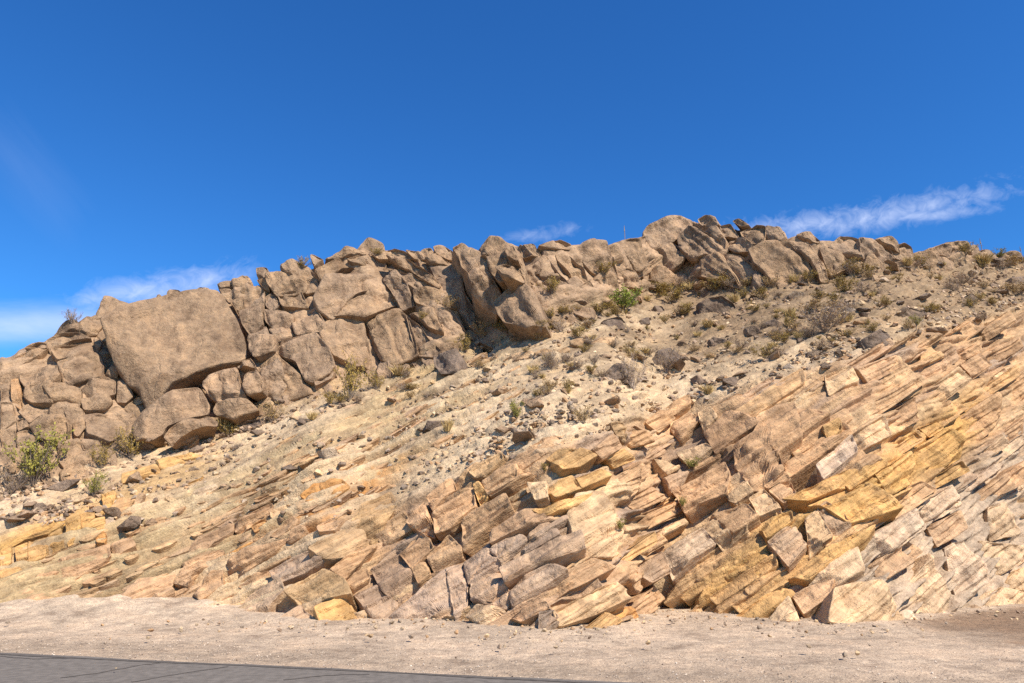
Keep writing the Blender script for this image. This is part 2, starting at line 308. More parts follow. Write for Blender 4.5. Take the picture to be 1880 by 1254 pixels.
#HILL#
# ------------------------------------------------------------------ ground, shoulder, road
def covered(ps, po, n):
    c_ = 0; mx = sum(a for a, b in po)/len(po); my = sum(b for a, b in po)/len(po)
    for a, b in po:
        if any(inside(p, mx+.7*(a-mx), my+.7*(b-my)) for p in ps): c_ += 1
    return c_ >= n
def grid_faces(nx, ny):
    i, j = np.meshgrid(np.arange(nx-1), np.arange(ny-1), indexing='ij'); a = (i*ny+j).ravel(); return np.stack([a, a+ny, a+ny+1, a+1], 1)
def road_edge_pt(px, py): Y = CAMZ/-tan_el(py); return np.array([tan_az(px, py)*Y, Y])
E0, E1 = road_edge_pt(0, 1199), road_edge_pt(1100, 1252); ED = (E1-E0)/np.linalg.norm(E1-E0); EN = np.array([-ED[1], ED[0]])   # EN points to the hill
if EN[1] < 0: EN = -EN
V = np.array([[-700, -300, -.12], [700, -300, -.12], [700, 900, -.12], [-700, 900, -.12]], float)
tag(mesh_obj('ground', V, [(0, 1, 2, 3)], M_GRAVEL, tint=(.44, .33, .235)), kind='structure')
xs = np.linspace(-26, 26, 620); ys = np.linspace(6.5, 22, 230); X, Yg = np.meshgrid(xs, ys, indexing='ij')
P = np.column_stack([X.ravel(), Yg.ravel(), np.zeros(X.size)])
dr = (P[:, :2]-E0)@EN
pxg = 940+FPX*(P[:, 0]/P[:, 1])*(CP+.3*SP); baseY = CAMZ/-tan_el(BASE(pxg)); up = sstep(P[:, 1]-baseY, -2.2, .4)
fan = np.exp(-((P[:, 0]+8.2)/2.8)**2)*sstep(P[:, 1]-baseY, -2.6, 1.0)
z = fbm(P*.9, 3)*.02+fbm(P*4.5, 3)*.012+fbm(P*14, 2)*.006+up*.10+fan*.32*(1+.3*fbm(P*1.5, 2)); z *= sstep(dr, 0, .5)
z -= .10*sstep(-dr, -.05, .25)
n1 = fbm(P*.5, 4); n2 = fbm(P*3, 3); tint = np.array([.44, .335, .23])*(1+.13*n1+.09*n2)[:, None]
tint = tint*(1-.18*(np.exp(-((dr-.6)/.7)**2)))[:, None]*np.array([1, 1.0, 1.03]) + .06*np.clip(fan+up*.4, 0, 1)[:, None]*np.array([1, .8, .55])
wet = sstep(P[:, 0]+.8*n1+.35*n2, 6.6, 8.6)*sstep(P[:, 1]+.5*n2, 11.2, 12.2)*sstep(-(P[:, 1]-baseY)+.35*n2, .0, 1.0); tint = tint*(1-wet[:, None]*np.array([.50, .56, .60]))
P[:, 2] = z
tag(mesh_obj('gravel_shoulder', P, grid_faces(620, 230), M_GRAVEL, tint=tint), kind='structure')
M_ROAD = mat_plain('asphalt', (.148, .128, .108), .22, 9.0); M_TAR = mat_plain('tar_seal', (.105, .09, .077), .2, 12)
def strip(d0, d1, s0, s1, z, n=60): 
    s = np.linspace(s0, s1, n); a = [np.append(E0+ED*q+EN*(d0+.03*math.sin(q*1.7)+.02*math.sin(q*5.1)), z) for q in s]; b_ = [np.append(E0+ED*q-EN*d1, z) for q in s]
    return np.vstack([a, b_]), [(i, i+n, i+n+1, i+1) for i in range(n-1)]
v_, f_ = strip(.0, 7.5, -40, 60, .006, 240); road = tag(mesh_obj('road', v_, f_, M_ROAD), kind='structure')
def ribbon(name, pts, wd, mat, z, parent):
    pts = np.array(pts); q = []
    for i in range(len(pts)):
        d = pts[min(i+1, len(pts)-1)]-pts[max(i-1, 0)]; d /= np.linalg.norm(d); nn = np.array([-d[1], d[0]])*wd*(.5+.25*math.sin(i*2.3)); q += [np.append(pts[i]+nn, z), np.append(pts[i]-nn, z)]
    o = mesh_obj(name, np.array(q), [(2*i, 2*i+1, 2*i+3, 2*i+2) for i in range(len(pts)-1)], mat, parent); return o
ribbon('edge_seal', [E0+ED*s-EN*(.10+.03*math.sin(s*.9)) for s in np.linspace(-30, 40, 90)], .09, M_TAR, .011, road)
for p in ([(110, 1246), (180, 1237), (260, 1222), (300, 1218)], [(240, 1254), (330, 1238), (420, 1225)], [(0, 1206), (60, 1211), (140, 1209)], [(520, 1250), (600, 1241), (680, 1239)]):
    pts = np.array([road_edge_pt(*q) for q in p]); t = np.linspace(0, len(p)-1, 24); pts = np.column_stack([np.interp(t, range(len(p)), pts[:, k])+.015*np.sin(t*9+k) for k in (0, 1)])
    ribbon('crack_seal', pts, .035, M_TAR, .010, road)
# ------------------------------------------------------------------ the hillside itself
cols = np.concatenate([np.arange(-690, 0, 23), np.arange(0, 1880, 2.5), np.arange(1880, 2590, 23)]); NR = 380
bp, tp = BASE(cols)+10, TOP(cols)+8
wv = np.linspace(0, 1, NR); PX = np.repeat(cols[:, None], NR, 1); PY = bp[:, None]+(tp-bp)[:, None]*wv[None]
px, py = PX.ravel(), PY.ravel(); S = surf(px, py); n = surf_n(px, py, 8.0)
foot, kc = FOOT(px), KCUT(px); crag = sstep(foot-py, -4, 22); cut = sstep(py-kc, -10, 25)*sstep(px, 560, 720)
t = py+gbed(px); a = math.radians(26); tb = S@np.array([-math.sin(a), .12, math.cos(a)])+.10*perlin(S*.5)+.03*perlin(S*2.1)
nA, nB, nC = fbm(S*.35, 4), fbm(S*1.4+5, 4), fbm(S*5+9, 3)
shale = sstep(t+18*nA, 1035, 1065)*(1-sstep(t+25*nA, 1190, 1240))*(1-sstep(px, 780, 1010))*(1-crag); low = sstep(t+20*nA, 1190, 1240)*(1-sstep(px, 600, 720))*(1-crag)
lay = np.tanh(4*perlin(np.column_stack([tb*3.6, S[:, 0]*.22, S[:, 1]*.22]))); fine = np.tanh(3*perlin(np.column_stack([tb*8, S[:, 0]*.6, S[:, 1]*.6]))); vf = perlin(np.column_stack([tb*15, S[:, 0]*1.5, S[:, 1]*1.5]))
d = .05*nB+.02*nC
bare = sstep(nA+.6*nB, -.1, .35)
d += (shale+.8*low)*(.10*lay+.10*fine+.07*vf)+(1-shale)*(1-crag)*(1-low)*(.07*lay+.07*fine+.045*vf)*(.35+.65*bare)
hole = lambda x_, y_, sx, sy, am: am*np.exp(-((px-x_)/sx)**2-((py-y_)/sy)**2)
for dr_, fq, am in (((.80, -.2, .56), 1.1, .16), ((-.45, .15, .88), 1.0, .14), ((.8, -.2, .56), 3.4, .05), ((-.45, .15, .88), 3.6, .05)): d += crag*am*np.tanh(5*perlin(np.column_stack([(S+.15*nB[:, None])@np.array(dr_)*fq, S[:, 0]*.3, S[:, 2]*.3])))
d += cut*(.04*lay+.04*fine+.025*vf)
d += crag*.04-cut*.05
d -= 0+hole(884, 555, 24, 60, 2.6)+hole(1225, 1105, 40, 30, 1.5)+hole(1480, 885, 36, 28, 1.5)
d *= 1-sstep(py-BASE(px), -8, 0)
S = S+n*d[:, None]; S[:, 2] -= .35*sstep(py-BASE(px), -2, 8)
cc = lambda k: np.array(C[k])
tint = np.tile(np.array([.54, .39, .235]), (len(px), 1))
def mixin(m, c): 
    global tint
    m = np.clip(m, 0, 1)[:, None]; tint = tint*(1-m)+np.asarray(c)*m
mixin(sstep(nA+.5*nB, .0, .5)*.9, cc('w')); mixin(sstep(-nA+.5*nC, .15, .6)*.7, (.40, .29, .18))
mixin(sstep(px, 900, 1250)*sstep(foot+160-py+50*nB, 0, 70)*.85, (.26, .175, .10)); mixin(sstep(px, 250, 500)*(1-sstep(px, 1000, 1300))*sstep(foot+35-py+20*nB, 0, 30), (.42, .29, .165))
yl = np.exp(-((t-1008)/26)**2)*(1-sstep(px, 330, 520)); mixin(yl*(.6+.4*bare), cc('y'))
mixin(shale*.85, (.42, .295, .155)); mixin(shale*sstep(vf+.5*lay, .2, .6)*.7, (.54, .40, .22)); mixin(shale*sstep(-lay-.5*nB, .4, .9)*.5, (.36, .235, .13))
mixin(low*.8, cc('t')); mixin(low*sstep(nA+.4*nB, .15, .5), (.52, .31, .12)); mixin(low*sstep(lay+nB, .7, 1.2)*.7, cc('c'))
org = np.exp(-((px-590)/130)**2-((t-1205)/34)**2); mixin(np.clip(1.5*org, 0, 1)*sstep(nB+.3*nC, -.4, .15), (.52, .22, .05)); mixin(cut, cc('t')); nt_ = perlin(np.column_stack([px/170., t/38., np.full(len(px), 2.0)])); mixin(cut*np.clip(nt_*2.2+.15, 0, 1), cc('c')*1.05); mixin(cut*np.clip(-nt_*2.4+.05, 0, 1), cc('g'))
mixin(cut*sstep(t, 1890, 1950)*sstep(px, 1380, 1560), cc('l')*.84); mixin(cut*np.exp(-((t-1842)/62)**2)*sstep(px, 1240, 1320)*(1-sstep(px, 1760, 1840)), cc('y'))
tint = np.where(cut[:, None] > .5, tint*1.1, tint); mixin(crag, cc('b'))
mid = sstep(px, 180, 420)*(1-sstep(px, 1080, 1330))*(1-crag)*(1-cut)*sstep(py-foot-12*nB, 8, 45); mixin(mid*(.12+.6*sstep(nA+.45*nB+.35*lay, -.15, .45)), (.60, .45, .285))
tint *= np.where(crag > .5, 1.0, .82)[:, None]
# the top runs on behind the skyline as a stony plateau
last = S.reshape(len(cols), NR, 3)[:, -1]; extra = []
for k, (dy, dz) in enumerate(((1.2, .45), (3, .7), (7, 1.0), (15, 1.2), (30, 0), (60, -3))):
    q = last.copy(); q[:, 1] += dy; q[:, 0] *= (q[:, 1]/last[:, 1]); q[:, 2] += dz+.2*fbm(q*.4+k, 2)-.3*(k > 0); extra.append(q)
G = np.concatenate([S.reshape(len(cols), NR, 3)]+[e[:, None] for e in extra], 1); TT = np.concatenate([tint.reshape(len(cols), NR, 3)]+[np.tile(cc('b'), (len(cols), 1))[:, None]]*len(extra), 1)
hill = tag(mesh_obj('hillside', G.reshape(-1, 3), grid_faces(len(cols), NR+len(extra)), M_HILL, tint=TT.reshape(-1, 3)), kind='structure')
# ------------------------------------------------------------------ traced rock
TR1 = parse('''
1 A c=b p=.5|0,640 60,570 130,540 250,520 200,560 100,610 50,650
1 A p=.5|120,520 180,490 240,500 235,525 180,530
1 A p=.6|235,490 300,450 400,440 460,470 380,480 280,520 250,540
1 A p=.55|260,530 300,500 480,490 500,540 400,560 300,580
1 A p=.4|260,455 320,410 400,400 410,440 300,450
1 A p=.45|400,400 470,340 600,335 540,390 500,440 430,460
1 A p=.3|410,440 500,435 500,460 450,465
1 A p=.5|480,470 520,490 515,530 490,545
1 A p=.75|100,620 250,555 290,610 300,660 260,700 130,720 100,680
1 A p=.7|290,590 400,560 500,545 530,600 530,660 420,690 340,700
1 A p=.65|130,720 270,705 265,800 160,800 120,770
1 A p=.75|200,700 340,710 410,730 405,800 330,790 270,800
1 A p=.55|265,780 400,755 410,870 350,895 320,830 265,860
1 A p=.8|410,720 530,670 590,690 595,750 540,770 420,780
1 A p=.6|415,785 560,770 575,800 540,830 430,840
1 A p=.5|95,850 150,800 260,800 265,860 200,870 150,910
1 A p=.7|150,920 210,875 320,868 350,920 345,1000 260,1000 180,970
1 A p=.5|0,670 50,680 55,800 0,800
1 A p=.6|0,800 60,800 80,880 40,920 0,940
1 A p=.4|80,890 130,880 150,920 90,950
1 A p=.6 |0,940 75,940 85,1040 0,1060
1 A p=.5|85,950 150,930 180,980 170,1040 90,1040
1 A p=.4|370,890 430,870 445,920 400,975 375,960
1 A p=.6|430,860 600,840 660,900 660,970 560,1000 450,960 445,900
1 A p=.4|420,985 560,1005 600,1030 500,1060 430,1040
1 A p=.6|300,1010 400,990 470,1050 460,1120 360,1150 290,1090
1 A p=.35 c=t|60,620 100,620 110,840 60,800 55,700
1 A p=.3|170,1000 300,1010 290,1090 350,1150 180,1130 100,1060
1 A p=.4|0,1060 100,1050 180,1130 60,1160 0,1150
1 B p=.5|600,700 640,690 685,770 640,805 600,790
1 B p=.4|610,685 660,680 685,720 670,740 640,720
1 B p=.4|540,660 590,615 610,640 600,680 560,675
1 B p=.2 c=c|640,820 690,780 750,775 755,790 680,830
1 M p=.3|1110,200 1190,180 1200,210 1130,225
1 M p=.5|1190,180 1260,150 1290,190 1240,250 1195,230
1 M p=.4|1175,290 1240,255 1250,300 1220,350
1 M p=.3|1120,230 1180,225 1195,270 1170,290
2 M p=.5|70,265 130,240 180,290 120,330 80,310
2 M p=.4|195,200 255,195 250,245 195,250
2 M p=.9|245,230 300,215 380,235 450,270 440,310 380,330 300,340 255,280
2 M p=.55 r=.2|110,430 160,330 230,300 235,380 220,470 150,540 120,490
2 M p=.7|240,340 280,320 315,385 280,415 245,400
2 M p=.85|300,330 420,300 455,380 400,390 325,390
2 M p=.6|320,185 380,160 460,190 500,230 515,300 440,320 420,260 330,220
2 M p=.75|240,420 330,405 385,440 370,500 270,500 240,470
2 M p=.7|380,400 500,390 550,490 540,520 400,540 380,480
2 M p=.5|260,510 370,500 380,540 300,580
2 M p=.6|150,560 180,510 240,490 280,590 200,650 165,620
2 M p=.65 r=.18|190,660 280,600 320,660 400,730 490,790 430,830 340,865 260,840 200,730
2 M p=1.1 r=.15|290,600 320,555 500,530 560,600 590,680 560,720 480,770 440,760 400,680 330,640
2 M p=.35 r=.12 c=b|530,530 560,470 640,460 740,470 760,560 830,690 700,700 590,640
2 M p=1.1 r=.2|500,330 560,220 640,195 760,190 840,280 800,300 700,330 640,390 600,440 530,400
2 M p=.8|500,200 640,130 760,180 640,200 540,260
2 M p=.9|600,440 650,380 720,340 860,320 915,390 820,430 750,455 680,440
2 M p=.9|660,150 720,130 765,185 690,170
2 M p=.9|770,170 830,150 900,200 960,270 1000,380 930,400 900,340 850,270
2 M p=.85 r=.15|740,480 830,420 920,400 970,450 1010,560 1020,640 960,670 900,690 830,660 780,580
2 M p=.7|960,440 1030,490 1080,560 1140,620 1090,650 1010,640 980,520
2 M p=.95|870,150 960,150 1070,210 1130,270 1115,285 1000,225 900,175
2 M p=.6|900,200 1000,230 1100,280 1110,300 1040,340 1000,300 930,260
2 M p=.55|1000,310 1110,310 1200,330 1220,400 1100,400 1010,370
2 M p=.6|970,400 1100,390 1110,430 1150,520 1080,500
2 M p=.55 r=.2|1110,410 1180,400 1250,480 1300,540 1210,580 1150,510
2 M p=.15 r=.06 c=b|1090,180 1235,180 1260,330 1340,440 1393,480 1393,560 1320,520 1220,400 1130,280
2 M p=.7|1100,90 1150,75 1200,110 1225,155 1180,150 1120,125
2 M p=.7|1060,150 1140,115 1180,160 1170,178 1090,175
2 M p=.5|470,130 520,125 540,150 490,190
2 M p=.5|560,130 680,95 760,125 700,135 600,150
2 M p=.5|780,120 860,85 960,110 1000,150 880,150 820,150
2 M p=.3 c=t|195,260 250,250 262,320 230,300
2 M p=.5|480,740 520,720 600,710 580,760 500,800
2 M p=.4|960,110 1030,115 1070,150 1000,150
2 F p=1.1|1200,90 1250,65 1290,100 1260,190 1230,150
3 F p=1.7 r=.2|180,180 240,140 320,145 380,185 430,230 445,290 440,350 380,365 320,370 280,330 260,250 200,230
3 F p=1.5 r=.15 k=2.2|110,200 180,190 250,240 275,320 300,370 350,440 300,480 240,440 180,400 165,330 130,290
3 F p=1.3 r=.15 k=2.2|290,470 360,400 440,380 490,420 520,500 540,580 460,610 400,590 340,580 310,530
3 F p=1.9|300,300 350,280 440,330 435,360 350,365
3 F p=1.9|340,190 400,200 420,270 370,260
3 R p=.6|430,200 500,185 530,230 480,250 440,260
3 R p=.6|530,185 640,160 700,190 690,220 600,210
3 R p=.5|450,260 560,240 600,290 700,400 640,400 520,330 460,310
3 R p=.7|620,230 690,240 760,310 800,370 740,380 680,330 630,270
3 R p=.35 r=.08|700,220 800,165 880,170 900,250 1000,330 850,350 800,320 750,270
3 R p=.3 r=.08|880,200 1000,160 1050,160 1060,220 1100,290 1040,330 940,280
3 R p=.4|530,340 620,310 640,360 560,370
3 R p=.6|745,400 790,370 830,420 800,460 760,440
3 R p=.5|800,460 900,410 950,440 1000,420 1090,440 1080,470 860,490
3 R p=.5|940,390 1040,385 1090,430 1000,420
3 R p=.6|1070,390 1100,360 1170,395 1150,420 1090,420
3 R p=.5|1020,390 1060,350 1080,360 1040,395
3 R p=.3|560,420 700,430 800,480 690,490 600,470
3 R p=.4|490,400 560,410 600,470 680,500 560,530 510,470
4 H p=1.5 r=.16|-50,150 0,90 50,75 130,70 200,100 180,150 110,190 40,230 -20,240
4 H p=1.6 r=.2|120,180 180,120 260,150 330,190 365,230 330,270 260,260 200,290 160,280 130,230
4 H p=1.0|220,85 260,65 310,75 330,115 260,130 230,110
4 H p=1.2|250,140 320,125 370,200 360,240 330,200 280,180
4 H p=.8|330,120 390,110 420,160 360,180
4 H p=.8|395,95 430,82 480,110 440,125
4 H p=1.1|430,130 490,110 570,115 560,190 510,215 440,170
4 H p=.9|570,120 640,130 680,190 640,210 570,190
4 H p=1.1|20,250 90,200 150,240 160,290 100,330 50,300
4 H p=.8|220,280 330,260 380,330 430,430 380,420 300,400 240,380 150,330
4 H p=.7|370,190 440,175 510,215 480,250 420,260 370,230
4 H p=.7|340,260 420,260 500,310 560,360 500,420 430,410 380,330
4 H p=.6|485,240 560,210 680,215 760,270 830,390 770,390 620,400 560,340 510,300
4 H p=1.0|690,190 760,200 830,260 870,330 890,390 850,395 800,300 720,240
4 H p=.7|725,165 780,150 850,200 830,215 760,190
4 H p=.6|840,220 940,250 1050,310 980,340 900,370 870,310
4 H p=.6|0,330 60,330 120,380 100,420 40,420 0,390
4 E p=.8|890,230 950,170 1040,180 1090,240 1060,280 980,270 910,250
4 E p=.8|1045,185 1100,190 1200,270 1225,300 1160,310 1060,280
4 E p=.8|1120,190 1190,165 1240,195 1260,260 1200,230
4 E p=.9|1200,230 1280,200 1340,240 1365,280 1300,310 1230,280
4 E p=.5|1060,290 1160,310 1220,305 1200,330 1080,330
4 E p=.6|1370,250 1480,210 1520,230 1500,290 1400,290
4 E p=.7|1480,205 1590,200 1620,230 1560,250 1500,240
4 E p=.6|1600,250 1700,240 1740,290 1640,290
4 E p=.6|1720,265 1830,255 1870,290 1760,300
''')
CRAGS = {'A': ('rounded grey-brown rock crag at the left edge, cracked into bulging blocks', (60, 800)), 'B': ('pile of small rocks wedged in the gap left of the huge smooth boulder', (228, 720)),
 'M': ('broad brown rock cliff of many cracked blocks right of the huge smooth boulder', (640, 690)), 'F': ('tall leaning rock fin with a dark shadowed cave under its left side', (930, 600)),
 'R': ('low sloping rock ridge between the leaning fin and the piled right boulders', (1080, 560)), 'H': ('highest pile of big brown boulders and tilted slabs on the skyline', (1330, 520)),
 'E': ('low broken rock rim along the skyline at the far right', (1640, 480))}
crag_obj = {k: empty('rock_crag', surf(*v[1]), v[0], 'rock crag', 'rock crags along the hilltop') for k, v in CRAGS.items()}
polys = []
for g, o, poly in TR1:
    polys.append(poly)
    block('rock_block', poly, pr=(1.0 if g == 'F' else .45 if g == 'H' else .27)*float(o.get('p', .5))+.13, mat=M_CRAG, color=o.get('c', 'b'), parent=crag_obj[g], thick=float(o.get('k', 1.6)), rnd=float(o.get('r', .14))*.14, rough=.55, fg=.17, facets=4, chip=1, tilt=.04, joint=1.6, grow=.06, dense=.95)
# crag fill between the traced blocks
CAVE = [(840, 480), (862, 480), (905, 545), (915, 605), (885, 610), (850, 540)]
def fill_crag():
    cnt = 0; pts = []
    for _ in range(9000):
        x = random.uniform(-40, 1900); y = random.uniform(TOP(x)+6, FOOT(x)+6)
        if any(inside(p, x, y) for p in polys) or inside(CAVE, x, y) or 235 < x < 460 and y < 690 and y > 540: continue
        r = random.uniform(15, 38)*(1 if x < 1250 else .75)
        if any((x-a)**2+(y-b_)**2 < (.62*(r+q))**2 for a, b_, q in pts): continue
        pts.append((x, y, r))
    for x, y, r in pts:
        an = math.radians(random.gauss(52, 16)); k = random.uniform(.55, .85); m = random.randint(6, 8); po = []
        for i in range(m):
            th = 2*math.pi*(i+random.uniform(-.25, .25))/m; a_, b_ = r*1.25*math.cos(th), r*k*math.sin(th)*1.2
            po.append((x+a_*math.cos(an)-b_*math.sin(an), y+a_*math.sin(an)+b_*math.cos(an)))
        if covered(polys, po, 4): continue
        g = 'A' if x < 215 else 'B' if x < 380 else 'M' if x < 850 else 'F' if x < 975 and y > 430 else 'R' if x < 1185 else 'H' if x < 1530 else 'E'
        block('rock_block', po, pr=random.uniform(.0, .16), mat=M_CRAG, color='b', parent=crag_obj[g], thick=1.2, rnd=.015, rough=.55, fg=.15, chip=1, tilt=.03, dense=.8, joint=1.4, grow=.2)
fill_crag()
# big separate boulders and loose ones
BIG = parse('''
1 huge p=1.5 r=.09 f=1 k=3.5 d=1.2|510,395 600,335 760,290 870,255 1000,235 1115,232 1150,270 1190,340 1230,420 1265,500 1278,560 1240,590 1120,615 1000,655 880,705 800,760 765,785 735,740 715,690 640,650 600,600 550,510
1 under p=1.2 r=.2 e=24 k=2.5|665,900 740,820 880,730 1020,715 1060,770 1080,800 1070,850 960,880 850,930 830,970 780,1000 700,990 665,940
1 chip p=1.5 r=.12 e=15 k=1.2|830,980 860,940 960,880 1050,850 1110,880 1100,910 1000,940 920,980 865,1020
1 chiplow p=.5 r=.12 k=.6|870,1040 920,985 1000,950 1010,980 950,1020
1 square p=1.2 r=.12 e=15 k=2.2|1030,690 1050,650 1110,625 1200,618 1225,650 1228,710 1260,772 1100,790 1060,770 1030,720
1 squareright p=1.25 r=.12 e=15 k=1.8|1228,640 1310,630 1345,700 1335,745 1262,768 1232,705
1 squarelow p=1.1 r=.12 e=15 k=1.8|1095,800 1260,778 1310,820 1190,890 1090,860 1080,830
1 wedge p=1.3 r=.2 k=.8|1200,610 1280,570 1300,600 1290,615 1200,617
1 knob p=.2 r=.3 k=.6|850,225 890,205 935,240 925,256 850,266
1 spike p=.2 r=.2 k=.4|795,278 812,240 830,272
1 cap p=.2 r=.25 k=.6|985,240 1020,208 1075,222 1065,240
1 dark p=.25 r=.15 e=30 k=.6 c=d|1180,920 1260,890 1330,885 1340,920 1240,950 1195,945
1 rightcol p=.7 r=.18 e=22 k=1.8|1225,350 1260,270 1330,260 1335,390 1270,455 1235,410
1 rightcollow p=.8 r=.18 e=22 k=1.8|1265,480 1310,420 1390,430 1390,520 1300,580 1270,530
1 rightcolfoot p=.7 r=.12 e=18 k=1.8|1305,590 1390,530 1440,600 1450,700 1400,780 1350,760 1330,680
2 standing p=1.1 r=.14 e=12 k=1.1 c=d f=3|1130,595 1200,580 1240,640 1260,690 1230,740 1150,755 1100,700 1085,640
3 low p=.4 r=.2 e=25 k=.8 c=d|860,570 930,555 990,580 975,620 900,625 880,600
3 lowr p=.3 r=.25 k=.5 c=d|1045,575 1090,565 1100,600 1050,605
3 lowq p=.3 r=.25 k=.5 c=d|1110,510 1160,495 1180,530 1130,548
3 bushrock p=.5 r=.25 e=22 k=1.0 c=d|1105,770 1130,730 1200,710 1255,740 1250,800 1180,835 1110,815
3 pale p=.45 r=.25 e=22 k=.9 c=d|880,840 920,800 980,800 1010,840 970,880 900,885
4 slabby p=.7 r=.12 e=5 k=1.3 c=d f=3|195,505 260,480 350,470 410,510 430,560 360,615 270,600 205,570
4 darktri p=.6 r=.12 e=12 k=1.2 c=d|1215,600 1260,540 1340,520 1410,540 1390,570 1330,610 1260,625
4 rim p=.6 r=.12 e=12 k=1.0 c=d|1075,690 1160,640 1230,640 1210,700 1180,740 1100,750
4 edge p=.5 r=.15 e=15 k=1.0 c=d|1785,400 1830,380 1900,375 1900,440 1790,440
4 edgeb p=.4 r=.15 e=15 k=.8 c=d|1710,410 1770,400 1780,435 1715,440
4 mossy p=.4 r=.15 e=15 k=.7 c=d|1585,475 1620,460 1660,480 1640,505 1590,505
4 flat p=.3 r=.15 e=30 k=.6 c=b|1480,360 1560,345 1600,380 1520,390
4 twin p=.4 r=.15 e=15 k=.7 c=d|450,650 520,630 550,660 500,690 460,685
4 twinb p=.4 r=.2 e=15 k=.7 c=d|555,620 600,595 640,610 630,645 570,650
4 lone p=.3 r=.2 e=18 k=.7 c=d|255,710 310,685 370,700 340,735 270,740
4 lonec p=.3 r=.2 e=18 k=.6 c=d|705,620 750,610 760,640 715,650
5 roadside p=.1 r=.2 e=15 k=.35 c=d|1055,890 1080,840 1110,850 1110,885 1070,900
''')
LBL = dict(huge='huge smooth brown boulder with flat face and overhanging lower edge', under='large smooth boulder directly below the huge boulder, rounded top', chip='jagged dark-edged rock lip under the large lower boulder',
 chiplow='small flat rock below the jagged rock lip beside dry grass', square='square pale-brown block under the right end of the huge boulder', squareright='block right of the square block, beside the deep vertical crack', squarelow='low wide block beneath the square block, touching the scree',
 wedge='thin wedge rock pinched under the right corner of the huge boulder', knob='rounded stub of rock standing on top of the huge boulder', spike='small pointed rock spike on top of the huge boulder', cap='low cap rock at the upper right end of the huge boulder',
 dark='dark flat slab lying on scree below the square block', rightcol='upright block right of the long crack beside the huge boulder, upper', rightcollow='block right of the long crack beside the huge boulder, middle', rightcolfoot='block right of the long crack beside the huge boulder, lowest',
 standing='dark upright boulder standing alone at the foot of the cliff', low='low grey boulder below the bright green shrub', lowr='small grey boulder right of the low grey boulder', lowq='grey rock at the right end of the bright green shrub',
 bushrock='rounded grey boulder behind a bare twiggy bush on the pale slope', pale='grey round boulder left of the tall bare twig bush', slabby='big dark slab boulder with shadowed underside below the right cliff', darktri='dark angular boulder on the right slope beside a small green yucca',
 rim='dark boulder perched on the rim above the layered rock', edge='dark boulder cut off by the right edge of the picture', edgeb='dark boulder just left of the one at the picture edge', mossy='dark square rock among olive shrubs on the right slope',
 flat='flat pale rock lying below the far right rim', twin='blocky grey rock on the mid slope below the big slab boulder', twinb='rounded grey rock right of the blocky grey rock', lone='grey rock sitting alone on the pale slope below the slab boulder', lonec='small grey rock beside the wide twiggy dry shrub', roadside='small grey boulder on the gravel at the foot of the cut')
for g, o, poly in BIG:
    ob = block('boulder', poly, pr=float(o['p'])*(1.0 if g != 'huge' else .8), mat=M_CRAG, color=o.get('c', 'b'), thick=float(o['k']), rnd=float(o['r'])*.2, rough=.6, chip=1 if g == 'huge' else 2, facets=int(o.get('f', 3)), fg=.08 if g == 'huge' else .3, elev=float(o['e']) if 'e' in o else None if g == 'huge' else 22, joint=.9, yaw=.12 if g == 'huge' else 0, tilt=.0 if g == 'huge' else .05, dense=1.15, taper=.93)
    tag(ob, LBL[g], 'boulder', 'boulders on the hillside'); polys.append(poly)
